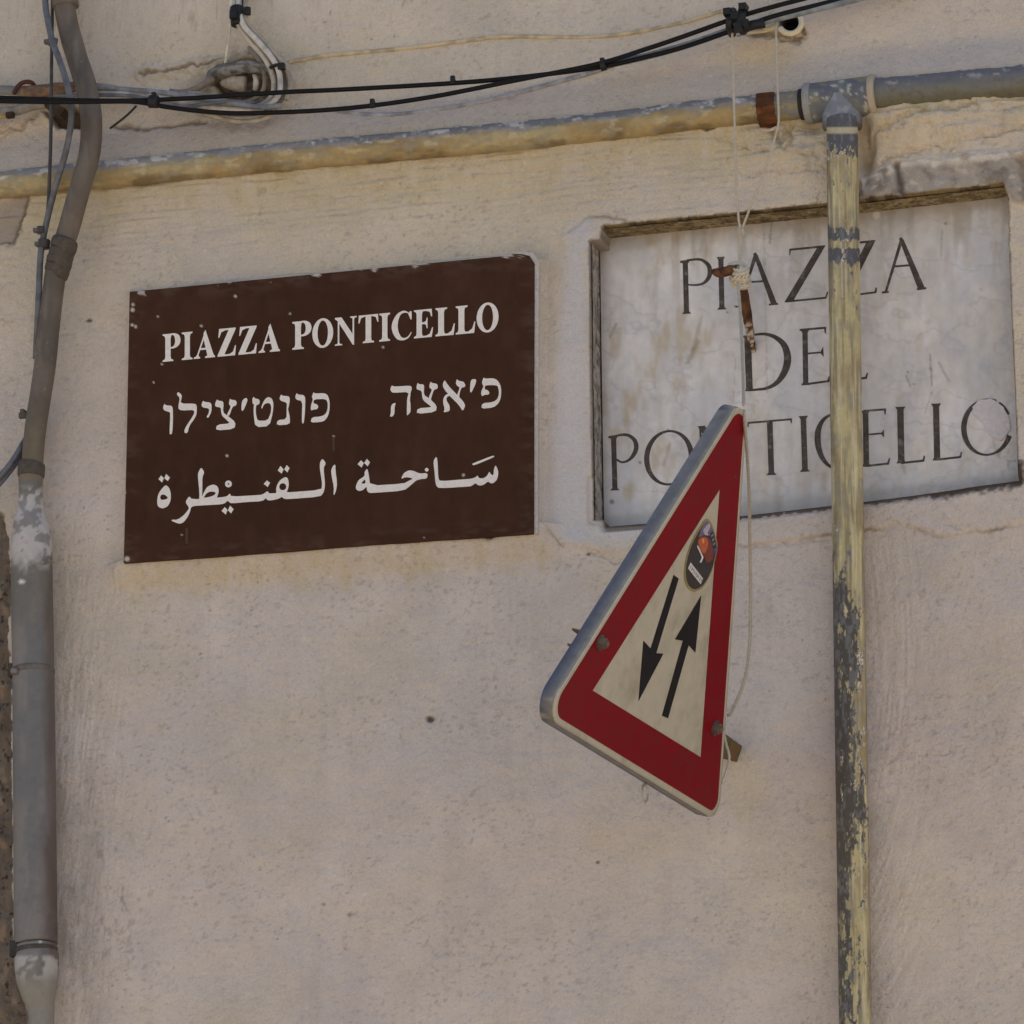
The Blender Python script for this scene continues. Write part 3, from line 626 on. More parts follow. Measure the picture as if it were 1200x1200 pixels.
# PIAZZA
stem2(803, 306.5, 804.5, 367, 6, 4, 4, bot=True); hbar(797, 307, 806, 305.6, 2.6)
S_([(805, 305.2), (814, 304), (822, 304.5), (829.5, 310), (832, 318), (830, 326), (824, 332), (816, 334), (806, 333.6)], [2.4, 2.6, 3.2, 4.6, 5.6, 4.6, 3, 2.2, 1.8])
stem2(844.6, 302, 846, 362, 6, 3, 4)
Pq([(882.5, 297.5), (885.5, 295.5), (888, 299), (910.5, 355.5), (903.5, 356.5)]); hbar(901, 357, 912, 356, 2.0)
Pq([(883.2, 299), (886, 304), (867.5, 358.5), (865.3, 358.7)]); hbar(862, 359.5, 871, 358.6, 1.8); hbar(875, 330.8, 895, 329.4, 2.2)
Pq([(958, 289.6), (967.5, 287.4), (929.5, 352.5), (919, 354.5)]); hbar(925.5, 292.6, 966, 288.6, 2.4); Pq([(925, 291.5), (927, 291.8), (926, 299), (924.8, 299)])
hbar(921, 353.4, 968.5, 348.8, 2.2); Pq([(966.5, 349), (969, 348.5), (970.5, 342), (969, 342)])
Pq([(1015.5, 283.6), (1026, 281.6), (993, 347.4), (982.5, 349)]); hbar(988, 286, 1025, 282.4, 2.4); hbar(985, 347.6, 1026.5, 342.4, 2.2); Pq([(1024.5, 343), (1027.5, 342.4), (1027.6, 337), (1026, 337)])
Pq([(1053.5, 280), (1056, 277.6), (1059, 281), (1083.5, 336.5), (1075.5, 338)]); hbar(1074.5, 339, 1085.5, 337.6, 2.4)
Pq([(1054.5, 281), (1057, 285), (1039.5, 342), (1036.5, 342.4)]); hbar(1033.5, 342.8, 1041.5, 341.8, 2.4); hbar(1048, 312.2, 1066, 310.8, 2.2)
CL = mat('worn_letter_paint', col=C(60, 54, 50), rough=.85, spec=.1, var=.35, vscale=70, alt=C(104, 96, 90), alt_at=.64, alt_w=.10, alt_scale=60)
obj('carved_lettering', ink.mb, CL, mp_); ink = Ink(YM, .0003); S_ = ink.stroke; Pq = ink.poly
# DEL
stem2(876, 394, 878.2, 457.5, 8, 3, 1.5); S_([(876, 394.4), (886, 392), (897.5, 391.6), (909, 395.5), (918.5, 404), (922.6, 416), (922, 428), (917, 440), (909, 449.5), (898, 455), (886, 456.6), (876, 457.6)], [2, 2.6, 3.4, 5, 7, 8.4, 8.4, 7, 5, 3.4, 2.6, 2])
stem2(943.3, 387.4, 944.2, 450.6, 6.2, 4, 4); hbar(937, 386.6, 968, 384, 2.4); Pq([(965.5, 384), (968.3, 383.6), (967.8, 391), (966.4, 390)])
hbar(946, 414.2, 964, 412.8, 2); Pq([(962, 411), (964.6, 406), (965.4, 418.5), (962, 414.6)]); hbar(944, 450.2, 972, 446.4, 2.4); Pq([(969, 446.6), (972, 446), (973, 440.5), (971.4, 440.5)])
stem2(987.5, 382, 988.5, 446, 6, 4, 4); hbar(988, 446, 1016, 442.6, 2.6); Pq([(1013, 443.6), (1016, 443), (1017.4, 437), (1015.8, 437)])
obj('carved_lettering', ink.mb, CL, mp_); ink = Ink(YM, .0003); S_ = ink.stroke; Pq = ink.poly
# PONTICELLO
stem2(719, 512.5, 720.6, 574, 6, 3, 4.5); hbar(713, 512.4, 722, 511, 2.6)
S_([(721, 511.2), (729, 509.4), (737, 510.4), (743.6, 516), (745.6, 524), (743, 532), (737, 539), (729, 541.6), (722.5, 538.5)], [2.2, 3, 3.6, 4.8, 5.4, 4.8, 3, 2.4, 2.6])
def oring(cx, cy, rx, ry, thick, thin, a0=0, a1=360, tilt=-8):
    t = np.radians(np.linspace(a0, a1, 72)); tt = math.radians(tilt)
    x, y = rx*np.cos(t), ry*np.sin(t); wds = thin+(thick-thin)*np.abs(np.cos(t))**1.6
    X, Yv = x*math.cos(tt)-y*math.sin(tt)*.0, y+x*math.tan(tt)*.35
    S_([(cx+a, cy+b) for a, b in zip(X, Yv)], list(wds))
oring(784, 536.4, 26.4, 31.2, 6.2, 2.4, 2, 359)
bar(820.6, 500, 822.4, 559, 2.4); Pq([(817.5, 499.6), (826, 498.8), (860, 552), (860, 559), (857, 559)]); bar(858, 494, 860, 558, 2.4)
stem2(902, 494, 904, 556, 6.6, 1, 4.5, top=False); hbar(876, 495.6, 927.6, 491.2, 2.2); Pq([(876, 494.6), (878, 494.6), (877, 501), (875.8, 500)]); Pq([(925.8, 491), (928, 490.6), (927.8, 496.5), (926.4, 495)])
stem2(941.3, 488.5, 943.3, 552, 6.6, 4, 4.5)
S_([(990, 490), (984, 485.6), (976, 485.5), (968, 489), (962, 496), (958.4, 507), (958.6, 521), (962, 533), (968, 542.5), (976, 548), (985, 549), (992, 546)], [2, 2.2, 2.6, 3.4, 5, 6.8, 7, 6, 4.4, 3, 2.4, 2])
stem2(1014.2, 482, 1015.2, 546, 6.6, 4, 4); hbar(1012, 481.6, 1038, 479.6, 2.4); Pq([(1035.8, 480), (1038.4, 479.4), (1037.8, 486), (1036.4, 485)])
hbar(1017, 509.2, 1035.5, 507.6, 2); Pq([(1033, 507), (1035.8, 503.5), (1036, 512.5), (1033, 509.4)]); hbar(1015, 546, 1042, 543, 2.4); Pq([(1039, 544), (1042, 543), (1043.2, 537), (1041.6, 537)])
stem2(1055, 477.8, 1056.2, 542, 7.6, 4, 3); hbar(1056, 542.6, 1083, 539.6, 2.4); Pq([(1080.5, 540.4), (1083.4, 539.8), (1084, 534), (1082.6, 534)])
stem2(1096.8, 474, 1098.2, 538.6, 7.2, 4, 3); hbar(1098, 538.6, 1126, 535.4, 2.4); Pq([(1123.6, 536.2), (1126.6, 535.6), (1127.4, 529.5), (1126, 529.5)])
oring(1157, 500.5, 27.8, 32.4, 6.4, 2.2, 20, 292)
oring(1157, 500.5, 27.8, 32.4, 3.0, 2.0, 300, 335)
obj('carved_lettering', ink.mb, CL, mp_)
mb = MB()
pp = chaikin([(1138, 478), (1146, 469), (1158, 466.5), (1170, 471), (1179, 481), (1183, 492), (1184, 504), (1178, 511), (1172, 517), (1166, 514), (1158, 509), (1151, 494), (1143, 488)], 2)
r_ = 1+.10*(fbm(np.arange(len(pp))*.7, np.zeros(len(pp)), 2, 89)-.5)
pp = (pp-pp.mean(0))*r_[:, None]+pp.mean(0)
slab(mb, pp, YM-.0022, .004, C(160, 152, 150))
obj('plaster_patch', mb, mat('smeared_plaster', rough=.9, var=.12, vscale=180, bump=.0012, bscale=220), mp_, 'pale smear of plaster filling the last letter')

# ------------------------------------------------------------------ triangular warning sign, standing out from the wall like a flag
TA, TL, TR = np.array([.46783, -.41846, 4.31421]), np.array([.24864, -.71328, 3.7676]), np.array([.32853, -.06, 3.77964])
TN = np.cross(TL-TA, TR-TA); TN /= np.linalg.norm(TN)
if TN @ Dv > 0: TN = -TN
TCN = (TA+TL+TR)/3; TS = np.linalg.norm(TA-TL)
tx = (TR-TL)/TS; ty = TA-(TL+TR)/2; ty /= np.linalg.norm(ty)
def tri(inset, rad, n=10, rk=(1.1, 1.0, .70)):                         # rounded equilateral outline in the sign's own plane
    rin = TS/(2*math.sqrt(3))-inset; out = []
    for k in range(3):
        a = math.pi/2+k*2*math.pi/3; rd = rad*rk[k]; cxy = np.array([math.cos(a), math.sin(a)])*(2*rin-2*rd)
        for t in np.linspace(-math.pi/3, math.pi/3, n): out.append(cxy+rd*np.array([math.cos(a+t), math.sin(a+t)]))
    return np.array(out)
def tw(p, off=0.0): p = np.asarray(p); return TCN+p[:, :1]*tx+p[:, 1:]*ty+off*TN
def tpx(pts, off=0.0): return np.array([on_plane(x, y, TCN, TN)+off*TN for x, y in pts])
ts = thing('warning_sign', 'triangular red-bordered two-way traffic sign standing out edge-on from the wall, roped up at its tip', 'road sign', TR)
def trip(name, m, outline, off, th, holes=(), label=None, col=None):
    mb = MB(); prism(mb, tw(outline, off), tw(outline, off-th), col, [(tw(h, off), tw(h, off-th)) for h in holes])
    return fix(obj(name, mb, m, ts, label))
facem = mat('sign_white', col=C(142, 134, 118), rough=.5, spec=.2, var=.08, vscale=45, bump=.0002, bscale=600, alt=C(112, 103, 86), alt_at=.66, alt_w=.16, alt_scale=16)
redm = mat('sign_red', col=C(92, 0, 9), rough=.5, spec=.16, var=.20, vscale=28, alt=C(128, 70, 64), alt_at=.735, alt_w=.02, alt_scale=70, rvar=.08)
inner = np.array([[(p-TCN)@tx, (p-TCN)@ty] for p in tpx([(843.3, 573.2), (694.2, 809.1), (821, 887.4)])])
trip('face_plate', facem, tri(0, .031), 0, .002)
trip('red_border', redm, tri(.0088, .0225), .0006, .0005, [inner])
blue = mat('galvanised_flange', rough=.5, spec=.4, metal=.25, var=.22, vscale=55, bump=.0005, bscale=150, alt=C(150, 150, 152), alt_at=.74, alt_w=.03, alt_scale=60)
mb = MB(); o1 = tri(0, .031, 14); o2 = tri(.0018, .0385, 14); o3 = tri(.0015, .0385, 14)
rows = [(tri(.0012, .030, 14), .0005), (o1, -.0008), (o1, -.004), (tri(-.001, .032, 14), -.0055), (tri(-.001, .032, 14), -.0225), (tri(.0008, .030, 14), -.0235), (tri(.004, .027, 14), -.0227), (tri(.004, .027, 14), -.003)]
n = len(o1); VV = np.vstack([tw(p, o) for p, o in rows])
cols = [C(150, 140, 124)]*2+[C(96, 92, 86)]*2+[C(60, 63, 76)]*2+[C(70, 72, 80)]*2
CC_ = np.repeat(np.array(cols), n, 0)
pu, pv = proj(VV)
nn = fbm(pu/7, pv/7, 3, 91)
CC_ = mixc(CC_, C(128, 122, 112), .6*sstep(.62, .75, nn)); CC_ = CC_*(1+.4*(fbm(pu/25, pv/25, 3, 92)-.5))[:, None]
low_ = np.repeat([0, 0, 0, 0, 1, 1, 0, 0], n)*sstep(.02, -.10, ((VV-TCN)@ty)+.19)
CC_ = mixc(CC_, C(96, 90, 80), .9*low_)
mb.add(VV, [(k*n+i, k*n+(i+1) % n, (k+1)*n+(i+1) % n, (k+1)*n+i) for k in range(len(rows)-1) for i in range(n)], CC_, False)
fix(obj('flange', mb, blue, ts))
blk = mat('sign_black', col=C(24, 22, 23), rough=.6, spec=.12, var=.2, vscale=60)
def tpoly(name, m, pts, off, th, label=None, col=None, parent=None):
    mb = MB(); f = tpx(pts, off); prism(mb, f, f-TN*th, col); return fix(obj(name, mb, m, parent or ts, label))
Z6 = lambda ox, oy, z, pts: [(ox+x/z, oy+y/z) for x, y in pts]
tpoly('arrow', blk, Z6(740, 660, 6, [(295, 82), (330, 108), (172, 632), (222, 636), (48, 968), (83, 545), (133, 600)]), .0007, .0006, 'black arrow pointing down')
tpoly('arrow', blk, Z6(740, 660, 6, [(488, 228), (447, 628), (400, 575), (255, 1090), (213, 1072), (360, 545), (305, 535)]), .0007, .0006, 'black arrow pointing up')
# the sticker
stk = np.array(Z6(790, 600, 12, [(460, 82), (525, 170), (578, 330), (606, 490), (575, 640), (535, 800), (470, 950), (390, 1070), (270, 1128), (185, 1075), (140, 960), (132, 830), (165, 630), (230, 430), (320, 270), (400, 140)]))
stk = chaikin(stk, 2); sc0 = stk.mean(0)
sm_ = lambda k: [tuple(p) for p in (stk-sc0)*k+sc0]
gold = mat('sticker_rim', col=C(112, 98, 62), rough=.4, var=.25, vscale=120)
sticker = tpoly('sticker', gold, sm_(1.0), .0012, .0008, 'oval dark sticker with orange, silver and white printing')
spm = mat('sticker_print', rough=.4, spec=.4, var=.3, vscale=160)
mb = MB()
def sp(pts, off, col):
    f = tpx(chaikin(Z6(790, 600, 12, pts), 1) if len(pts) > 4 else Z6(790, 600, 12, pts), off); prism(mb, f, f-TN*.0004, col)
f = tpx(sm_(.93), .0014); prism(mb, f, f-TN*.0004, C(30, 27, 28))
sp([(455, 120), (500, 190), (545, 300), (540, 350), (480, 330), (440, 320), (380, 330), (330, 360), (360, 250), (410, 160)], .0016, C(78, 74, 92))
sp([(440, 190), (480, 150), (500, 200), (450, 290), (470, 330), (420, 320), (390, 260)], .0017, C(134, 126, 138))
sp([(480, 310), (530, 250), (560, 360), (580, 470), (540, 500)], .00175, C(36, 36, 44))
sp([(505, 330), (535, 300), (540, 320), (512, 352)], .0018, C(90, 94, 112)); sp([(515, 390), (548, 360), (552, 380), (522, 412)], .0018, C(90, 94, 112)); sp([(525, 450), (562, 420), (566, 440), (532, 470)], .0018, C(90, 94, 112))
sp([(545, 520), (598, 480), (575, 600), (560, 600)], .0018, C(62, 62, 92))
sp([(310, 380), (370, 335), (440, 335), (500, 390), (545, 560), (520, 680), (440, 720), (400, 610), (330, 500), (305, 430)], .0019, C(88, 34, 28))
sp([(320, 400), (370, 355), (430, 350), (465, 420), (450, 520), (400, 590), (340, 490)], .0020, C(142, 68, 38))
sp([(375, 380), (400, 370), (410, 420), (385, 440)], .0021, C(176, 116, 70))
sp([(300, 470), (318, 462), (385, 610), (395, 640), (360, 715), (340, 700), (372, 640), (362, 610)], .00215, C(168, 160, 156))
sp([(215, 705), (388, 930), (355, 1012), (178, 790)], .0021, C(158, 152, 150))
for k in range(9):
    t = (k+.5)/9; a = np.array([212, 730])+t*np.array([165, 215]); d1 = np.array([-24, 62.])*(.72 if k % 2 else .55); d0 = np.array([-24, 62.])*.12
    u_ = np.array([6.5, 8.5])*(1.0 if k % 3 else .6)
    sp([tuple(a+d0), tuple(a+d0+u_), tuple(a+d1+u_), tuple(a+d1)], .00225, C(60, 54, 54))
obj('sticker_print', mb, spm, sticker)
# bolts and the channel behind the sign that carries it to the wall
boltm = mat('dull_bolt', rough=.6, spec=.4, metal=.4, var=.4, vscale=90, bump=.001, bscale=200)
b1, b2 = tpx([(703, 753), (837.5, 853)])
bx_ = (b2-b1)/np.linalg.norm(b2-b1); by_ = np.cross(TN, bx_)
for P0 in (b1, b2):
    mb = MB()
    for rr, z0, z1, ng in ((.0115, 0, .0022, 20), (.0082, .0022, .0085, 6), (.0045, .0085, .0125, 10)):
        th = np.linspace(0, 2*np.pi, ng, endpoint=False)+.3
        ci = P0+rr*(np.cos(th)[:, None]*bx_+np.sin(th)[:, None]*by_)
        prism(mb, ci+TN*z1, ci+TN*z0, C(92, 82, 72) if ng != 20 else C(70, 64, 60))
    fix(obj('bolt', mb, boltm, ts))
mb = MB()
e0, e1 = b1+bx_*.006-TN*.038, b2+bx_*.062-TN*.038
t_end = (0.02-e1[1])/bx_[1]; e1 = e1+bx_*max(0, t_end)*.98
c_, hl = (e0+e1)/2, np.linalg.norm(e1-e0)/2
gcol = C(82, 68, 46)
box(mb, c_+TN*.011, [bx_, by_, TN], [hl, .0125, .0018], gcol)
for s_ in (-1, 1): box(mb, c_+by_*s_*.011-TN*.001, [bx_, by_, TN], [hl*.9995, .0015, .0105], gcol)
fix(obj('mounting_channel', mb, mat('rusted_channel', rough=.75, spec=.3, var=.4, vscale=40, bump=.0008, bscale=150, alt=C(86, 52, 30), alt_at=.58, alt_w=.08, alt_scale=40), ts))
for P0 in (b1, b2):
    mb = MB(); tube(mb, np.array([P0-TN*.003, P0-TN*.034]), .0038, 8, col=C(90, 84, 76)); obj('bolt_shank', mb, boltm, ts)
mb = MB()                                          # eyelet of wire under the lower edge
lo = on_plane(769, 927, TCN, TN)-TN*.018
ring_ = np.array([lo+.0085*math.cos(t)*tx*1.2+.0125*(math.sin(t)-.55)*np.array([0, 0, 1.]) for t in np.linspace(0, 2*np.pi, 25)])
tube(mb, ring_, .0016, 8, .002, C(138, 130, 118)); obj('wire_eyelet', mb, mat('steel_wire', rough=.5, metal=.3, var=.2, vscale=100), ts)

# ------------------------------------------------------------------ painted pipe run
def pxp(pts, Y): return np.array([np.r_[at(p[0], p[1], p[2] if len(p) > 2 and p[2] is not None else Y), (p[3] if len(p) > 3 else 1.0)] for p in pts])
pr = thing('pipe_run', 'chipped yellow and grey pipes meeting in a tee above the marble plaque', 'pipe', at(987, 112, -.02))
paint = mat('flaking_paint', rough=.6, spec=.3, var=.12, vscale=110, bump=.0012, bscale=170, bump2=.002, b2scale=45, rvar=.12)
YH = -.021
YEL, YEL2, GRY, BLU = C(128, 110, 76), C(140, 128, 98), C(104, 100, 96), C(82, 88, 102)
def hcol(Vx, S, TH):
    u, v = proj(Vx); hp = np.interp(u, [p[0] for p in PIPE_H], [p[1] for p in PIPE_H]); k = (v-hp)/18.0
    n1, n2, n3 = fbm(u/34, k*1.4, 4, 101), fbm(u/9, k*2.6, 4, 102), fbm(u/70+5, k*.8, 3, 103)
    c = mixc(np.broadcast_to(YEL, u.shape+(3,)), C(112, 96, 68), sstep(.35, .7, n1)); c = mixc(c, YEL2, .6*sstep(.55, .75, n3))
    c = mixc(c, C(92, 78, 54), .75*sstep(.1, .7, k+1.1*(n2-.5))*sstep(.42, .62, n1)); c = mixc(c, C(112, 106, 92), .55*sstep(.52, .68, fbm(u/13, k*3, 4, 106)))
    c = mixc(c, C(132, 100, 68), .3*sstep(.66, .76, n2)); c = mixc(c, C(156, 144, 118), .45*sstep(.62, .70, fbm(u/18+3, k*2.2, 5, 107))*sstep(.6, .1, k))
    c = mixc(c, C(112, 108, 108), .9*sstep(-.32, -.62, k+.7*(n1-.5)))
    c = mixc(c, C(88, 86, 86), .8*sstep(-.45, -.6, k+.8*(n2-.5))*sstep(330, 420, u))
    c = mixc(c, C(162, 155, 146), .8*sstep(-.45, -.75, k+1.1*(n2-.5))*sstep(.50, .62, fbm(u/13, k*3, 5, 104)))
    g = sstep(903, 912, u+6*(n2-.5)); c = mixc(c, mixc(np.broadcast_to(C(98, 94, 88), u.shape+(3,)), C(120, 104, 70), sstep(.55, .7, n2)), g)
    return c
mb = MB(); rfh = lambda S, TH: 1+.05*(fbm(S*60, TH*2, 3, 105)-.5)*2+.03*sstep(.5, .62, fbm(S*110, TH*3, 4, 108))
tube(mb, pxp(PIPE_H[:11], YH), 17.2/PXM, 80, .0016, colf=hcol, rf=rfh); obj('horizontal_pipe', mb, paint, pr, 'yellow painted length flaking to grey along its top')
def gcolf(Vx, S, TH):
    u, v = proj(Vx); hp = np.interp(u, [p[0] for p in PIPE_H], [p[1] for p in PIPE_H]); k = (v-hp)/19.0
    n1, n2 = fbm(u/30, k*1.5, 4, 111), fbm(u/8, k*3, 4, 112)
    c = mixc(np.broadcast_to(C(88, 86, 80), u.shape+(3,)), C(80, 76, 62), sstep(-.1, .6, k+.5*(n1-.5)))
    c = mixc(c, C(82, 81, 83), .9*sstep(-.1, -.5, k+.6*(n1-.5))); c = mixc(c, C(172, 168, 166), .8*sstep(.66, .74, n2)*sstep(-.3, -.7, k))
    c = mixc(c, C(74, 66, 54), .6*sstep(.62, .75, n2)); return c
mb = MB(); tube(mb, pxp([(1020, 112.2), (1030, 111), (1115, 103.5), (1200, 96), (1290, 88), (1420, 76)], YH), 19.4/PXM, 48, .0025, colf=gcolf, rf=rfh)
obj('horizontal_pipe', mb, paint, pr, 'bare blue grey length to the right of the tee')
def teecol(Vx, S, TH):
    u, v = proj(Vx); n1, n2 = fbm(u/14, v/14, 4, 121), fbm(u/5, v/5, 3, 122)
    c = mixc(np.broadcast_to(C(88, 88, 84), u.shape+(3,)), C(76, 76, 80), sstep(.4, .62, n1)); c = mixc(c, C(152, 148, 140), .7*sstep(.66, .76, n2)); return mixc(c, C(116, 104, 76), .6*sstep(.64, .74, fbm(u/20, v/9, 3, 123)))
def brcol(Vx, S, TH):
    u, v = proj(Vx); n1 = fbm(u/8, v/8, 4, 124)
    c = mixc(np.broadcast_to(C(96, 97, 102), u.shape+(3,)), C(118, 118, 122), .7*sstep(.55, .7, n1)); return mixc(c, C(78, 76, 74), .8*sstep(138, 146, v))
tee_ = MB()
tube(tee_, pxp([(944, 122), (985, 117), (1027, 111.6)], YH), 23.6/PXM, 64, .003, colf=teecol)
tube(tee_, pxp([(986, 116), (986.6, 130), (987, 143), (987.2, 149)], YH-.0006), 23.5/PXM, 64, .002, colf=brcol)
obj('tee_fitting', tee_, paint, pr, 'grey cast tee with a pointed branch')
for (x0, y0, x1, y1, r0, c_) in ((944, 121.8, 953, 120.8, 24.8, C(112, 110, 106)), (1020, 112.4, 1028, 111.4, 25.2, C(134, 122, 104))):
    mb = MB(); P0, P1 = at(x0, y0, YH), at(x1, y1, YH); Q = np.array([np.r_[P0+(P1-P0)*t, f] for t, f in ((0, .93), (.12, .985), (.3, 1), (.7, 1), (.88, .985), (1, .93))])
    tube(mb, Q, r0/PXM, 64, raw=True, col=c_); obj('collar', mb, paint, pr)
mb = MB(); P0, P1 = at(938.2, 122.6, YH), at(943.6, 122, YH)
tube(mb, np.array([P0, P1]), 18.6/PXM, 48, col=C(34, 30, 26)); obj('rubber_seal', mb, mat('black_rubber', col=C(36, 32, 28), rough=.8, var=.2), pr)
YV = -.034
VP = [(986.6, 140), (987, 152), (987.3, 200), (989, 300), (991, 450), (993.4, 600), (996.5, 800), (999.6, 1000), (1002.6, 1200), (1004.5, 1330), (1006, 1450)]
def vcol(Vx, S, TH):
    u, v = proj(Vx); cx = np.interp(v, [p[1] for p in VP], [p[0] for p in VP]); k = (u-cx)/18.5
    n1, n2, n3 = fbm(k*1.5, v/55, 4, 131), fbm(k*4, v/16, 4, 132), fbm(k*6+9, v/9, 3, 133)
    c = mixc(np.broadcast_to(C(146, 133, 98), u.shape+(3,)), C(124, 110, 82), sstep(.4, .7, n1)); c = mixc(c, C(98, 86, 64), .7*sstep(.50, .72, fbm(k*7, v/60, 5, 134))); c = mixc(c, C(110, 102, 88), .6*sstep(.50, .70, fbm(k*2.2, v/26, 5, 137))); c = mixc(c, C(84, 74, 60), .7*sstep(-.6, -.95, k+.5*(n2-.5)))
    c = mixc(c, C(168, 158, 128), .5*sstep(.6, .75, fbm(k*8+3, v/80, 3, 135)))
    dens = interp(v, [(150, 1.0), (160, .95), (176, .62), (192, .30), (205, .12), (215, .26), (225, .12), (264, .15), (268, .62), (279, .66), (284, .25), (289, .25), (292, .70), (303, .72), (309, .42), (330, .18), (350, .30), (358, .10), (600, .02), (640, .12), (668, .30), (690, .44), (720, .62), (760, .70), (800, .58), (880, .66), (920, .68), (940, .80), (980, .68), (1020, .56), (1060, .5), (1120, .52), (1200, .42), (1400, .4)])
    side = interp(v, [(150, 0), (620, 0), (700, .22), (900, .24), (1000, .24), (1060, .24), (1200, .24)])
    n2 = fbm(k*3, v/24, 5, 132); f = .45*n2+.35*n3+.2*fbm(k*14, v/4, 2, 138); thr = 1-dens
    m_ = sstep(-.05, .05, (.5+(f-.5)*1.9)-thr-side*(k+.15)*1.2)
    dk = mixc(np.broadcast_to(C(68, 67, 69), u.shape+(3,)), C(66, 61, 55), sstep(560, 700, v)); dk = mixc(dk, C(104, 102, 102), .45*sstep(.55, .7, n3))
    c = mixc(c, dk, m_)
    c = mixc(c, C(172, 164, 150), .8*sstep(.05, .0, np.abs(m_-.5)-.42)*sstep(.55, .65, n1))
    c = mixc(c, C(146, 136, 112), sstep(158, 155, v)*sstep(148, 150, v)*.9); c = mixc(c, C(180, 174, 166), .8*sstep(.7, .78, n2)*sstep(.62, .9, k)*sstep(380, 420, v))
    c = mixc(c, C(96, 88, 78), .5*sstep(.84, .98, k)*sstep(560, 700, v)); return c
mb = MB(); tube(mb, pxp(VP, YV), 18.4/PXM, 110, .0013, colf=vcol, rf=lambda S, TH: 1+.012*(fbm(S*40, TH*2, 3, 136)-.5)*2)
obj('vertical_pipe', mb, paint, pr, 'straight down pipe with yellow paint chipped to dark grey')
# rusty strap holding the pipe
rust = mat('rust', rough=.9, spec=.15, var=.35, vscale=90, bump=.0015, bscale=160)
st_ = thing('pipe_strap', 'orange rusty strap hooked over the horizontal pipe left of the tee', 'strap', at(901, 132, YH))
mb = MB(); cpt = at(901, 128, YH); ax_ = at(912, 126.8, YH)-at(890, 129.2, YH); ax_ /= np.linalg.norm(ax_); up_ = np.array([0, 0, 1.])-ax_*ax_[2]; up_ /= np.linalg.norm(up_); ou_ = np.cross(ax_, up_); ou_ = ou_ if ou_[1] < 0 else -ou_
rows = []
for t in np.radians(np.linspace(30, -128, 22)): rows.append(cpt+.0258*(math.cos(t)*ou_+math.sin(t)*up_))
rows = [rows[0]+up_*.004-ou_*.001]+rows+[rows[-1]+(-up_)*.010-ou_*.012, rows[-1]-up_*.006-ou_*.04]
W_ = 10.8/PXM; VV = []
for i_, p in enumerate(rows):
    wv = W_*(1+.05*math.sin(i_*2.3))
    o_ = (p-cpt); o_ = o_/np.linalg.norm(o_)*.0022
    VV += [p-ax_*wv, p+ax_*wv, p+ax_*wv+o_, p-ax_*wv+o_]
FF = []
for i_ in range(len(rows)-1):
    a_ = i_*4
    for e_ in range(4): FF.append((a_+e_, a_+(e_+1) % 4, a_+4+(e_+1) % 4, a_+4+e_))
FF += [(0, 1, 2, 3), tuple(len(VV)-4+e_ for e_ in range(4))]
VV = np.array(VV); pu, pv = proj(VV)
mb.add(VV, FF, mixc(np.broadcast_to(C(92, 56, 30), pu.shape+(3,)), C(60, 38, 25), sstep(.35, .65, fbm(pu/6, pv/6, 3, 141))))
fix(obj('strap_band', mb, rust, st_))
mb = MB(); tube(mb, pxp([(889, 151, -.03), (900, 153, -.032), (911, 149, -.03)], 0), 2.1/PXM, 8, .003, C(150, 134, 112)); obj('twisted_wire', mb, rust, st_)

# ------------------------------------------------------------------ grey downpipe on the left
dpn = thing('downpipe', 'bent brown grey hose pushed into a thicker grey drain pipe by the left edge', 'pipe', at(40, 800, -.05))
YD = lambda y: interp(y, [(-60, -.055), (60, -.06), (150, -.085), (230, -.085), (320, -.065), (420, -.05), (600, -.045), (1300, -.045)])
hose = [(72, -60), (74, -20), (76, 8), (81, 35), (90, 67), (100.5, 100), (106.5, 133), (107, 160), (104, 185), (97, 210), (89, 238), (81, 267), (72, 295), (65, 323), (59, 367), (52, 433), (42, 500), (38, 540), (36, 575), (36, 605)]
def hosec(Vx, S, TH):
    u, v = proj(Vx); n1, n2 = fbm(u/14, v/40, 4, 151), fbm(u/4, v/6, 3, 152)
    c = mixc(np.broadcast_to(C(82, 72, 63), u.shape+(3,)), C(70, 62, 54), sstep(.35, .65, n1)); c = mixc(c, C(94, 85, 76), .5*sstep(.55, .75, fbm(u/9+4, v/60, 3, 153)))
    c = mixc(c, C(120, 110, 100), .5*sstep(.84, .90, n2)); return mixc(c, C(92, 80, 60), .5*sstep(430, 540, v))
hm = mat('old_plastic_pipe', rough=.55, spec=.35, var=.10, vscale=90, bump=.0006, bscale=140, rvar=.1)
mb = MB(); tube(mb, pxp([(x, y, YD(y)) for x, y in hose], 0), 13.2/PXM, 40, .003, colf=hosec, rf=lambda S, TH: 1+.03*(fbm(S*30, TH, 3, 154)-.5)*2); obj('bent_hose', mb, hm, dpn, 'brown grey curved upper length')
mb = MB()
for a_, b_, r0 in (((77, 8), (75, -14), 16.2),):
    tube(mb, pxp([(a_[0], a_[1], YD(0)), (b_[0], b_[1], YD(0)), (74, -40, YD(0))], 0), r0/PXM, 40, .003, colf=hosec)
obj('pipe_socket', mb, hm, dpn)
tape = mat('dark_tape', col=C(62, 55, 48), rough=.6, var=.3, vscale=120, bump=.001, bscale=120)
mb = MB()
hp_ = pxp([(x, y, YD(y)) for x, y in hose], 0)
for (y0, y1, r0) in ((281, 291, 16.0), (292, 300, 15.2), (301, 309, 15.6), (310, 318, 15.0)):
    xs = [np.interp(y, [p[1] for p in hose], [p[0] for p in hose]) for y in (y0, y1)]
    tube(mb, pxp([(xs[0], y0, YD(y0), .96), (xs[0]*.8+xs[1]*.2, y0*.8+y1*.2, YD(y0), 1.02), (xs[0]*.2+xs[1]*.8, y0*.2+y1*.8+3, YD(y1), 1.02), (xs[1]-1, y1+3, YD(y1), .96)], 0), r0/PXM, 40, .002, C(62, 55, 48))
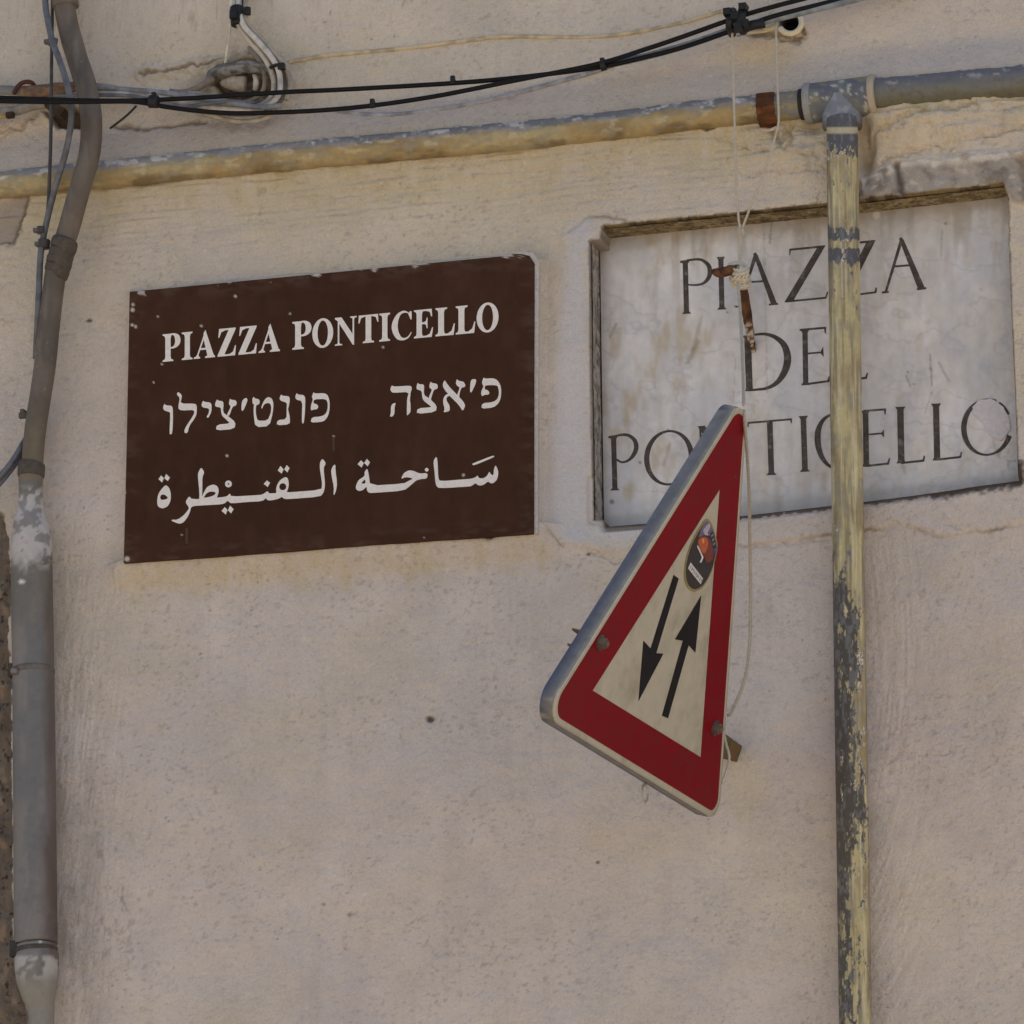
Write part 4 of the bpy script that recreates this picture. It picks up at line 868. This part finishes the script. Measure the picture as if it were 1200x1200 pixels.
obj('tape_wrap', mb, tape, dpn); mb = MB()
tube(mb, pxp([(37.4, 543, YD(543), .95), (37, 546, YD(543), 1), (36.4, 556, YD(556), 1), (36.2, 559, YD(556), .95)], 0), 16.4/PXM, 40, .002, C(62, 55, 48))
obj('tape_wrap', mb, tape, dpn)
def lowc(Vx, S, TH):
    u, v = proj(Vx); n1, n2, n3 = fbm(u/20, v/70, 4, 161), fbm(u/6, v/7, 4, 162), fbm(u/12, v/12, 4, 163)
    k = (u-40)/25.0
    c = mixc(np.broadcast_to(C(98, 92, 87), u.shape+(3,)), C(88, 84, 82), sstep(.4, .65, n1)); c = mixc(c, C(84, 78, 66), .6*sstep(760, 690, v)); c = mixc(c, C(66, 52, 42), .55*sstep(.35, .8, (u-40)/25.0+.6*(fbm(u/8, v/60, 3, 164)-.5)))  # right side darkened: the pipe's shaded flank painted into its colour
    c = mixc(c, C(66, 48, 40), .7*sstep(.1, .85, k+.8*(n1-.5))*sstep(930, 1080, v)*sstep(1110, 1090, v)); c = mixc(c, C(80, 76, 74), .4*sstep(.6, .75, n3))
    wp = sstep(565, 580, v)*sstep(672, 648, v+26*(n2-.5))*sstep(.42, .50, fbm(u/9, v/9, 5, 165)+.10*sstep(615, 650, v)-.02)
    c = mixc(c, C(112, 106, 102), .8*sstep(570, 590, v)*sstep(660, 640, v)); c = mixc(c, C(148, 141, 136), .85*wp); c = mixc(c, C(146, 140, 134), .75*sstep(1118, 1122, v)*sstep(.34, .5, n3)*sstep(1165, 1130, v))
    c = mixc(c, C(114, 108, 97), .7*sstep(1140, 1160, v)); c = mixc(c, C(96, 80, 62), .7*sstep(566, 558, v))
    c = mixc(c, C(180, 172, 160), .9*sstep(5, 2.5, np.hypot(u-47, (v-1103)*1.3)+6*(n2-.5))); c = mixc(c, C(176, 168, 160), .9*sstep(3.5, 1.5, np.hypot((u-25)*.7, v-682)+3*(n2-.5))); return c
mb = MB()
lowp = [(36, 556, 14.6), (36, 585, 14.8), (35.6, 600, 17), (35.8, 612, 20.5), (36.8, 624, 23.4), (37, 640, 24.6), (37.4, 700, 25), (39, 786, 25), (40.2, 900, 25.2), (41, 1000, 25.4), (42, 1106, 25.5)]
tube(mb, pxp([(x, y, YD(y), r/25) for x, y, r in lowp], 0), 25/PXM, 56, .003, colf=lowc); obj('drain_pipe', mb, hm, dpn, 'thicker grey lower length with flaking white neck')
mb = MB()
lp2 = [(42.3, 1108, 24.0), (42.5, 1116, 24.2), (42.6, 1118, 25.2), (43, 1122, 25.8), (43.2, 1135, 25.6), (44, 1150, 24), (45.5, 1165, 20.5), (47.5, 1178, 16.6), (48.6, 1190, 15), (49, 1210, 14.6), (50, 1290, 14.6), (52, 1420, 14.6)]
tube(mb, pxp([(x, y, YD(y), r/25) for x, y, r in lp2], 0), 25/PXM, 56, .003, colf=lowc); obj('reducer', mb, hm, dpn, 'pale worn reducer at the foot of the drain pipe')
mb = MB()
tube(mb, pxp([(38.6, 783.6, YD(786), .96), (38.6, 784.2, YD(786), 1), (38.8, 790.4, YD(786), 1), (38.8, 791, YD(786), .96)], 0), 26.0/PXM, 56, .002, C(84, 78, 72))
CS = mat('clamp_steel', rough=.6, spec=.35, metal=.3, var=.3, vscale=100, bump=.0006, bscale=200)
box(mb, at(17, 786, -.055), I3, [.008, .008, .010], C(58, 50, 44)); tube(mb, pxp([(14, 786, -.074), (21, 786.5, -.074)], 0), 4.4/PXM, 10, .002, C(100, 92, 86))
obj('pipe_clamp', mb, CS, dpn); mb = MB()
tube(mb, pxp([(42.2, 1112, YD(786)), (42.3, 1117, YD(786))], 0), 25.2/PXM, 48, .002, C(60, 54, 48))
box(mb, at(18, 1112, -.06), I3, [.007, .006, .012], C(48, 42, 38))
obj('joint_ring', mb, CS, dpn)

# ------------------------------------------------------------------ cables
blackc = mat('black_cable', col=C(16, 14, 14), rough=.55, spec=.18, var=.25, vscale=70)
greyc = mat('grey_cable', rough=.5, spec=.4, var=.18, vscale=120, bump=.0003, bscale=300)
def cable(name, label, cat, pts, rpx, m, col=(.3, .3, .3), Y=-.03, group=None, seg=14, parent=None):
    mb = MB()
    if Y == 'wall':
        q = cr(np.array([p[:2] for p in pts], float), 12); yy = np.array([wall_h(*p) for p in q]); yy = np.convolve(np.pad(yy, 2, 'edge'), np.ones(5)/5, 'valid')
        pts = [(a[0], a[1], b-.0006) for a, b in zip(q, yy)]; Y = 0
    P_ = pxp(pts, Y)
    def cf(Vx, S, TH):
        u, v = proj(Vx); n1 = fbm(u/12, v/12, 3, 171)
        return mixc(np.broadcast_to(np.asarray(col), u.shape+(3,)), np.asarray(col)*.68, sstep(.4, .7, n1))
    tube(mb, P_, rpx/PXM, seg, .004, colf=cf); o = obj(name, mb, m, parent)
    if parent is None: tag(o, label, cat, group)
    return o
cable('power_cable', 'upper of the two thick black cables sagging across the wall', 'cable', [(-120, 112, -.10), (-30, 113.5, -.13), (0, 114.5, -.14), (67, 117, -.14), (120, 118, -.135), (167, 117.5, -.12), (233, 114.5, -.09), (333, 108, -.07), (400, 105, -.062), (530, 97.5, -.06), (610, 90.5, -.06), (700, 79, -.06), (760, 66, -.06), (800, 55.5, -.06), (866, 33, -.058), (910, 18, -.055), (985, -1, -.045), (1100, -32, -.03)], 2.9, blackc)
cable('power_cable', 'lower black cable, sagging lowest below the hook and crossing over near the tie', 'cable', [(-120, 116, -.104), (-30, 117.5, -.137), (0, 118.5, -.147), (67, 119.5, -.147), (120, 119, -.142), (160, 119.5, -.128), (200, 126, -.10), (250, 131.5, -.08), (300, 132.5, -.074), (400, 127.5, -.068), (500, 114.5, -.066), (610, 93, -.066), (700, 75, -.067), (760, 56.5, -.067), (800, 43, -.066), (862, 21, -.064), (900, 9.5, -.06), (960, -6, -.045), (1100, -40, -.03)], 2.9, blackc)
cable('grey_sheathed_cable', 'thick grey cable tied below the black cables at the top right', 'cable', [(690, 80, -.052), (740, 70, -.05), (780, 60, -.05), (820, 48, -.05), (860, 34, -.05), (900, 24, -.05), (950, 12, -.045), (1010, -3, -.04), (1120, -34, -.03)], 4.4, greyc, C(104, 108, 112))
cable('painted_wire', 'thin wire painted over with the wall, running up from the hook to the tie', 'wire', [(338, 73, -.004), (385, 65, -.003), (430, 61, -.002), (490, 55, -.002), (560, 46, -.002), (600, 43, -.002), (700, 43, -.002), (780, 31, -.002), (850, 12, -.002)], 2.6, mat('painted_wire', rough=.9, spec=.15, var=.12, vscale=90, bump=.0006, bscale=200), C(158, 142, 116), 'wall')
cable('painted_wire', 'thin painted-over wire hugging the wall below the sagging black cables', 'wire', [(396, 130, -.004), (430, 134.5, -.003), (470, 134, -.003), (520, 127.5, -.002), (580, 116, -.002), (640, 100, -.002), (690, 86, -.004), (720, 76, -.02)], 3.0, mat('dusty_wire', rough=.85, spec=.2, var=.3, vscale=60, bump=.0008, bscale=120), C(128, 124, 124), 'wall')
# ties along the black cables
tiem = mat('black_nylon_tie', col=C(22, 20, 20), rough=.5, spec=.35, var=.2)
def tie(label, px, py, Y, tang, r, wpx, tail=None, group='cable ties on the black cables'):
    mb = MB(); a_, b_ = np.array([px-tang[0]*wpx/2, py-tang[1]*wpx/2]), np.array([px+tang[0]*wpx/2, py+tang[1]*wpx/2])
    tube(mb, pxp([(a_[0], a_[1], Y), (b_[0], b_[1], Y)], 0), r/PXM, 16, .002, C(24, 22, 22))
    nx = np.array([-tang[1], tang[0]]); box(mb, at(px-nx[0]*r*.9, py-nx[1]*r*.9, Y-.004), I3, [.0032, .0032, .0045], C(24, 22, 22))
    if tail: tube(mb, pxp(tail, 0), 1.4/PXM, 6, .003, C(24, 22, 22))
    tag(obj('cable_tie', mb, tiem), label, 'cable tie', group)
tie('small black tie where the crossing black cables run together', 707, 77, -.0635, (.97, -.22), 6.2, 6)
tie('tiny tie on the upper black cable between hook and crossing', 531, 96, -.06, (.99, -.12), 3.9, 5)
tie('tie with a pale end on the lower black cable, right of the hook', 437, 123, -.067, (.98, -.2), 3.9, 6)
tie('black tie with a loose tail hanging, right beside the bent hose', 180, 119, -.118, (1, .05), 8.0, 9, [(160, 124, -.13), (150, 134, -.132), (139, 143, -.132), (129, 150.5, -.13)])
mb = MB()                                          # heavy tie bundle at the anchor
for (x, y, w_, tl) in ((858, 25, 5, (.3, -.95)), (871, 21, 6, (.2, -.98))):
    tube(mb, pxp([(x-6*0, y+15, -.045), (x-3, y+6, -.074), (x-2, y-4, -.076), (x+1, y-12, -.06)], 0), w_/PXM, 10, .003, C(24, 22, 22))
for (x, y, r) in ((853, 15, 5.5), (871, 9, 5.5), (862, 20, 6), (866, 32, 6), (874, 28, 5)): box(mb, at(x, y, -.078), I3, [r*.8/PXM, .008, r*.75/PXM], C(24, 22, 22))
tube(mb, pxp([(866, 36, -.06), (880, 30, -.06), (896, 27, -.058)], 0), 6/PXM, 10, .003, C(24, 22, 22))
tag(obj('cable_tie', mb, tiem), 'big knot of black ties lashing cables to the anchor above the cord', 'cable tie', 'cable ties on the black cables')
# conduit stub and ring in the wall at the top right
rg = thing('conduit_stub', 'cream broken plastic conduit end set in the hole beside the black tie knot', 'conduit', at(926, 28, 0))
mb = MB(); creamm = mat('cream_plastic', rough=.6, spec=.3, var=.12, vscale=90, bump=.0005, bscale=200)
t_ = np.radians(np.linspace(-75, 150, 30)); tube(mb, pxp([(926+13.5*math.cos(t), 26+13.5*math.sin(t), -.004) for t in t_], 0), 3.6/PXM, 10, .002, C(172, 162, 140)); obj('ring', mb, creamm, rg)
mb = MB(); t_ = np.radians(np.linspace(-20, 185, 26)); tube(mb, pxp([(900+9.5*math.cos(t), 24+10*math.sin(t), -.03) for t in t_], 0), 2.2/PXM, 10, .002, C(160, 146, 116)); obj('wire_loop', mb, creamm, rg)
mb = MB(); tube(mb, pxp([(866, 39, -.02), (882, 38, -.022), (898, 36, -.02), (908, 32, -.02)], 0), 2.0/PXM, 8, .003, C(164, 150, 118)); tube(mb, pxp([(899, 26, -.035), (904, 23, -.037), (908, 21, -.034)], 0), 3/PXM, 10, .002, C(176, 166, 140)); obj('wire_end', mb, creamm, rg)
# left cables
cable('grey_sheathed_cable', 'blue grey cable curving beside the bent hose at the top left', 'cable', [(52, -50, -.06), (53, 0, -.065), (56, 24, -.075), (62, 50, -.085), (72, 77, -.10), (80, 104, -.115), (83.5, 125, -.118), (82.5, 150, -.112), (76, 182, -.10), (66, 215, -.09), (57, 250, -.08), (51, 277, -.076), (47.5, 300, -.075), (46, 330, -.070), (44.5, 365, -.065), (43, 395, -.05), (42, 420, -.03)], 3.9, greyc, C(80, 79, 82))
cable('thin_dark_cable', 'thin straight dark cable hanging just left of the blue grey cable', 'cable', [(62, -50, -.03), (61, 30, -.04), (60.5, 60, -.05), (60, 105, -.07), (59.5, 160, -.075), (58, 205, -.075), (56, 245, -.072), (51, 280, -.068), (47, 310, -.06), (45, 345, -.05), (44, 380, -.03)], 2.2, greyc, C(62, 58, 56))
cable('grey_sheathed_cable', 'upper of the two short blue grey cables entering behind the pipe collar', 'cable', [(-60, 612, -.05), (-20, 577, -.05), (0, 558, -.05), (14, 541, -.05), (24, 525, -.045), (34, 508, -.03), (42, 494, -.01)], 3.6, greyc, C(78, 77, 82))
cable('grey_sheathed_cable', 'lower of the two short blue grey cables entering behind the pipe collar', 'cable', [(-60, 622, -.04), (-20, 586, -.04), (0, 566, -.04), (14, 549, -.04), (25, 533, -.036), (36, 514, -.02)], 3.4, greyc, C(74, 76, 86))
for i_, (px, py, Y, r, w_, lab) in enumerate([(61, 49, -.075, 6.5, 7, 'grey band joining the two cables high on the left'), (48, 270, -.078, 6, 7, 'upper of two dark ties where the left cables meet the taped hose'), (51, 286, -.075, 7.5, 9, 'lower of two dark ties where the left cables meet the taped hose')]):
    mb = MB(); tube(mb, pxp([(px+1, py-w_/2, Y), (px, py+w_/2, Y)], 0), r/PXM, 14, .002, C(74, 68, 64) if i_ == 0 else C(52, 46, 42)); box(mb, at(px-r*.8, py, Y-.003), I3, [.005, .004, .003], C(70, 64, 58))
    tag(obj('cable_tie', mb, greyc), lab, 'cable tie', 'ties on the left cables')
mb = MB(); box(mb, at(27, 487, -.045), I3, [.006, .004, .004], C(66, 58, 50)); box(mb, at(31, 486, -.03), I3, [.003, .02, .003], C(66, 58, 50)); fix(tag(obj('wall_clip', mb, greyc), 'small dark clip poking out left of the hose above its collar', 'clip'))
# bundle of cables coming down at the top
GB = 'pale cables of the bundle above the hook'
bund = [('pale_cable', 'inner pale cable of the bundle, sweeping round the hole nearest the hook', [(273, -60, -.03), (273, 0, -.035), (276, 18, -.045), (282, 34, -.045), (296, 52, -.045), (309, 67, -.045), (318, 84, -.045), (321, 100, -.045), (318, 113, -.045), (308, 122, -.045), (290, 125.5, -.045), (262, 122, -.045), (225, 114, -.045), (180, 107.5, -.04), (130, 105, -.035), (60, 107, -.03), (-60, 112, -.03)], 3.4, C(146, 136, 122)),
        ('pale_cable', 'middle pale cable of the bundle, shiny along its bend', [(280, -60, -.03), (280, 0, -.035), (281.5, 18, -.05), (287, 32, -.052), (301, 47, -.052), (315, 63, -.052), (325.5, 80, -.052), (328.5, 97, -.052), (326, 112, -.052), (316, 122, -.05), (296, 129, -.05), (262, 128, -.05), (225, 121.5, -.05), (180, 113, -.045), (130, 109.5, -.04), (60, 111, -.03), (-60, 116, -.03)], 3.5, C(156, 148, 140)),
        ('pale_cable', 'outer pale cable of the bundle, ending in a cut white end', [(288, -60, -.03), (288, 0, -.035), (287.5, 20, -.045), (294, 32, -.045), (309, 48, -.045), (324, 65, -.045), (334, 78, -.045), (339.5, 92, -.045), (340, 105, -.045), (335.5, 117, -.047)], 3.2, C(132, 122, 106))]
for nm, lb, pts, r, c_ in bund: cable(nm, lb, 'cable', pts, r, greyc, c_, group=GB)
cable('pale_cable', 'lowest pale cable looping under the hole below the black cables', 'cable', [(332, 124, -.03), (318, 135, -.03), (298, 141.5, -.03), (275, 142, -.03), (250, 136, -.03), (228, 128, -.03), (200, 119, -.034), (160, 112, -.034), (110, 108, -.03)], 3.0, greyc, C(140, 130, 112), group=GB)
cable('slate_cable', 'thin slate cable twisting under the black cables between the hose and the hook', 'cable', [(300, 121, -.055), (270, 119, -.062), (240, 122, -.062), (215, 125, -.06), (185, 120.5, -.055), (158, 113, -.05), (118, 111.5, -.045), (60, 112, -.035)], 2.6, greyc, C(88, 86, 86))
cable('pale_cable', 'pale grey cable crossing just under the mortared hook', 'cable', [(258, 116, -.045), (238, 110, -.045), (215, 110, -.045), (190, 113.5, -.045), (160, 108.5, -.045), (118, 100, -.04), (60, 99, -.03)], 2.8, greyc, C(118, 110, 98), group=GB)
cable('pale_cable', 'dark dusty cable between the middle and outer cables of the bundle', 'cable', [(284, -60, -.025), (284, 5, -.03), (285, 20, -.036), (291, 34, -.036), (305, 50, -.036), (320, 66, -.036), (330, 80, -.036), (334.5, 96, -.036), (332.5, 112, -.036), (322, 124, -.036), (300, 133, -.036), (262, 133, -.036), (230, 125.5, -.036), (190, 116, -.036), (120, 107, -.03)], 2.8, greyc, C(92, 84, 74), group=GB)
cable('pale_cable', 'short stiff cable standing up from the hole behind the bundle', 'cable', [(292, 56, -.004), (300, 66, -.016), (307, 78, -.02), (310, 92, -.02), (308, 106, -.02), (298, 116, -.016), (284, 120, -.006)], 2.6, greyc, C(112, 102, 88), group=GB)
cable('slate_cable', 'slate blue cable running level behind the black cables from the hole to the hose', 'cable', [(330, 124, -.05), (305, 125.5, -.058), (285, 123, -.06), (255, 118, -.06), (222, 112.5, -.058), (190, 108.5, -.05), (150, 105, -.045), (112, 102.5, -.04), (60, 103, -.03)], 3.3, greyc, C(108, 108, 112))
cable('white_wire', 'thin white wire dropping from the bundle tie to the hook', 'wire', [(270.5, -60, -.03), (270.5, 5, -.04), (270, 25, -.045), (268, 45, -.035), (265, 66, -.02), (263.5, 82, -.012)], 1.9, greyc, C(166, 158, 144))
mb = MB(); tube(mb, pxp([(277.5, 9, -.045), (279, 29, -.048)], 0), 8.6/PXM, 14, .002, C(34, 30, 30)); tube(mb, pxp([(290, 9, -.05), (290, 17, -.05)], 0), 4.2/PXM, 10, .002, C(34, 30, 30)); box(mb, at(274, 17, -.06), I3, [.006, .004, .007], C(34, 30, 30))
tag(obj('cable_tie', mb, tiem), 'black tape tie round the pale cable bundle at the top', 'cable tie')
mb = MB(); tube(mb, pxp([(317, 79, -.05), (325, 76, -.06), (331, 79, -.05)], 0), 2.2/PXM, 8, .002, C(40, 36, 34)); box(mb, at(330, 78, -.056), I3, [.005, .004, .005], C(54, 50, 46))
tag(obj('cable_tie', mb, tiem), 'small dark clip across the bend of the pale cables', 'cable tie')
# iron hook plastered in the hole
hk = thing('wall_hook', 'grey mortared iron hook in the ragged hole under the pale cables', 'hook', at(285, 95, 0))
mort = mat('rough_mortar', rough=.95, spec=.1, var=.3, vscale=70, bump=.004, bscale=110, bump2=.004, b2scale=50)
mb = MB(); tube(mb, pxp([(244, 94, -.005, .5), (250, 88, -.012, .95), (264, 82, -.018, 1.05), (282, 79, -.022, 1), (298, 79, -.022, .95), (310, 82, -.016, .7), (318, 88, -.008, .4)], 0), 8/PXM, 20, .003, colf=lambda Vx, S, TH: mixc(np.broadcast_to(C(116, 112, 108), S.shape+(3,)), C(78, 76, 72), sstep(.4, .65, fbm(S*90, TH*1.3, 4, 181))), rf=lambda S, TH: 1+.5*(fbm(S*70, TH*1.4, 3, 182)-.5)); obj('mortar_lump', mb, mort, hk)
mb = MB(); tube(mb, pxp([(262, 96, -.0, .7), (276, 98, -.006, 1.1), (288, 99, -.004, 1)], 0), 9/PXM, 16, .003, C(146, 134, 120), rf=lambda S, TH: 1+.4*(fbm(S*60, TH*1.4, 3, 183)-.5)); obj('plaster_lump', mb, mort, hk)
mb = MB(); tube(mb, pxp([(298, 88, -.012, .8), (300, 93, -.018, 1), (300, 99, -.018, 1.1), (299, 105, -.012, .9)], 0), 3.4/PXM, 12, .002, C(158, 150, 138)); obj('knob', mb, mort, hk)
mb = MB(); tube(mb, pxp([(250, 92, -.012), (240, 98, -.02), (228, 105, -.02), (214, 109, -.016), (200, 108, -.01)], 0), 4.4/PXM, 12, .003, C(112, 100, 90)); obj('hook_tail', mb, mort, hk)
# rusty pipe stub behind the cables on the left
rp = thing('rusty_pipe', 'short rusty brown pipe end behind the black cables at the left edge', 'pipe', at(40, 108, -.02))
mb = MB(); tube(mb, pxp([(26, 108.5, -.035), (50, 106.5, -.035), (78, 104, -.035), (96, 102.5, -.03)], 0), 8/PXM, 24, .003, colf=lambda Vx, S, TH: mixc(np.broadcast_to(C(108, 84, 66), S.shape+(3,)), C(84, 68, 58), sstep(.4, .6, fbm(S*60, TH, 4, 184)))); obj('tube', mb, rust, rp)
mb = MB(); tube(mb, pxp([(-60, 105, -.03), (0, 106.5, -.03), (20, 107.5, -.03), (30, 108.5, -.03)], 0), 7/PXM, 20, .003, C(96, 92, 88)); obj('grey_sleeve', mb, hm, rp)
mb = MB(); tube(mb, pxp([(16, 110, -.04), (22, 100, -.046), (30, 96, -.046), (37, 97, -.042), (40, 100, -.035)], 0), 2.8/PXM, 10, .002, C(66, 42, 34)); obj('bent_wire', mb, rust, rp)
br_ = thing('broken_bracket', 'broken grey brown bracket piece under the black cables at the left edge', 'bracket', at(20, 128, -.02))
mb = MB(); tube(mb, pxp([(-60, 138, -.03), (0, 132, -.035), (18, 130, -.035), (34, 125, -.035), (52, 121, -.03)], 0), 6.5/PXM, 14, .003, C(112, 104, 94)); obj('bar', mb, rust, br_)
mb = MB(); tube(mb, pxp([(-60, 146, -.03), (0, 137, -.036), (10, 135.5, -.036)], 0), 3/PXM, 10, .003, C(128, 112, 74)); box(mb, at(12, 135, -.045), I3, [.006, .005, .004], C(50, 38, 32)); obj('yellow_strip', mb, rust, br_)
mb = MB(); box(mb, at(66, 128, -.02), [np.array([.8, 0, -.6]), np.array([0, 1, 0.]), np.array([.6, 0, .8])], [.018, .012, .007], C(58, 46, 38)); obj('stub', mb, rust, br_)

# ------------------------------------------------------------------ rusty spike, cord and its coil
sk = thing('rusty_spike', 'bent rusty iron spike driven into the marble plaque with cord wound round its bend', 'spike', at(883, 415, YM))
def rustc(Vx, S, TH):
    u, v = proj(Vx); c = mixc(np.broadcast_to(C(88, 58, 38), u.shape+(3,)), C(54, 37, 28), sstep(.35, .65, fbm(u/5, v/9, 3, 191)))
    return mixc(c, C(158, 142, 124), .9*sstep(.46, .56, fbm(u/3, v/4, 3, 192))*sstep(372, 384, v))
mb = MB(); tube(mb, pxp([(885.5, 420, .07, .35), (883.5, 413, .045, .55), (880, 395, .028, .85), (876, 372, .008, 1.05), (871.5, 347, -.014, 1.15), (868.5, 330, -.03, 1.1)], 0), 5.4/PXM, 8, .003, colf=rustc, rf=lambda S, TH: 1+.18*(fbm(S*120, TH*1.5, 2, 193)-.5)); obj('shank', mb, rust, sk)
mb = MB(); tube(mb, pxp([(870, 322, -.034, 1.0), (860, 316.5, -.045, 1.1), (850, 318.5, -.06, 1.15), (842, 319.5, -.07, 1.05), (835.5, 318, -.078, .6)], 0), 5.4/PXM, 7, .003, colf=rustc, rf=lambda S, TH: 1+.18*(fbm(S*120, TH*1.5, 2, 194)-.5)); obj('bent_end', mb, rust, sk)
cordm = mat('cotton_cord', rough=.9, spec=.1, var=.15, vscale=160, bump=.0006, bscale=420)
CO = C(146, 136, 120)
cd_ = thing('hanging_cord', 'thin off-white cord wound on the rusty spike and holding up the warning sign', 'cord', at(867, 322, -.04))
def cord(name, pts, r=1.45, col=CO, label=None):
    mb = MB(); tube(mb, pxp(pts, 0), r/PXM, 8, .003, col, rf=lambda S, TH: 1+.16*np.cos(TH*2-S*900)); o = obj(name, mb, cordm, cd_, label); return o
cord('strand', [(858, 34, -.062), (858.6, 60, -.062), (859.6, 100, -.062), (861, 150, -.060), (862.6, 200, -.055), (865, 250, -.045), (868, 270, -.04)], label='straight strand from the tie knot to the small knot')
cord('strand', [(909, 22, -.036), (909.4, 40, -.045), (910, 70, -.05), (911.5, 110, -.058), (912.6, 140, -.058), (909, 158, -.055), (898, 195, -.05), (884, 230, -.045), (872, 262, -.04), (868, 270, -.04)], label='bent strand from the conduit over the pipe to the small knot')
mb = MB()
for k in range(3):
    t_ = np.linspace(0, 2*np.pi, 16); c0 = (868+k*.6, 268+k*2.4)
    tube(mb, np.array([np.r_[at(c0[0]+3.1*math.cos(t), c0[1]+1.7*math.sin(t)+.8*math.cos(t), -.04-.0035*math.sin(t+1)), 1] for t in t_]), 1.5/PXM, 8, .0015, CO)
obj('knot', mb, cordm, cd_)
cord('strand', [(868.5, 270, -.04), (867.6, 285, -.036), (866.8, 300, -.034), (867, 314, -.036)], 1.5, label='short strand from the knot to the coil')
mb = MB(); c0 = at(867, 323, -.037); axd = at(871, 342, -.02)-at(864, 306, -.05); axd /= np.linalg.norm(axd)
e1_ = np.cross(axd, Dv); e1_ /= np.linalg.norm(e1_); e2_ = np.cross(axd, e1_)
t_ = np.linspace(0, 2*np.pi*9.5, 300); rr_ = (9.6+1.6*np.sin(t_*.31)+.9*np.sin(t_*1.7))/PXM
hh = (np.sin(t_*.12)*11+3.4*np.sin(t_+.6))/PXM
tube(mb, c0+axd*hh[:, None]+e1_*(rr_*np.cos(t_))[:, None]+e2_*(rr_*np.sin(t_))[:, None], 2.1/PXM, 8, .002, C(156, 146, 130), rf=lambda S, TH: 1+.15*np.cos(TH*2-S*900))
core = np.array([np.r_[c0+axd*h/PXM, f] for h, f in ((-11.5, .25), (-9.5, .66), (-6, .92), (-2, 1), (3, 1), (7, .92), (10.5, .6), (12, .25))])
tube(mb, core, 10.2/PXM, 24, .001, C(132, 120, 102), rf=lambda S, TH: 1+.10*np.cos(S*2300+TH*.7+.9*np.sin(TH*2)))
for k in range(4):                                 # crossing turns
    t2 = np.linspace(0, 2*np.pi, 40); a2 = axd*math.cos(.75+.1*k)+e1_*math.sin(.75+.1*k); b2_ = np.cross(a2, e2_); b2_ /= np.linalg.norm(b2_)
    off = a2*(k-1.5)*4.0/PXM
    tube(mb, c0+off+(b2_*np.cos(t2)[:, None]*11.4+e2_*np.sin(t2)[:, None]*11.8)/PXM*(1-.05*abs(k-1.5)), 1.9/PXM, 8, .002, C(156, 146, 130), rf=lambda S, TH: 1+.15*np.cos(TH*2-S*900))
obj('coil', mb, cordm, cd_)
tip = TA-(TA-TCN)/np.linalg.norm(TA-TCN)*.043-TN*.013
cord('strand', [(864.5, 332, -.055), (866.5, 352, -.075), (868.4, 380, -.12), (869.8, 410, -.19), (871, 445, -.29), (871.6, 474, float(tip[1]))], 1.9, label='taut strand from the coil down to the tip of the sign')
cord('strand', [(871.6, 480, float(tip[1])+.006), (873, 500, -.40), (876, 540, -.33), (877.8, 580, -.27), (878.6, 630, -.2), (879.4, 690, -.14), (878.6, 750, -.11), (874, 790, -.10), (866, 815, -.095), (856, 836, -.09), (852, 838, -.09)], 1.9, C(132, 124, 112), label='slack strand sagging behind the sign edge')
cord('strand', [(848, 858, -.085), (851, 872, -.085), (854.5, 885, -.085), (853.6, 897, -.088), (849, 910, -.09), (846, 918, -.09)], 1.5, C(150, 142, 128), label='short end tied round the channel')
mb = MB(); tube(mb, np.array([b2+bx_*.03-TN*.03, b2+bx_*.033-TN*.03]), .026, 14, .002, CO) if False else None
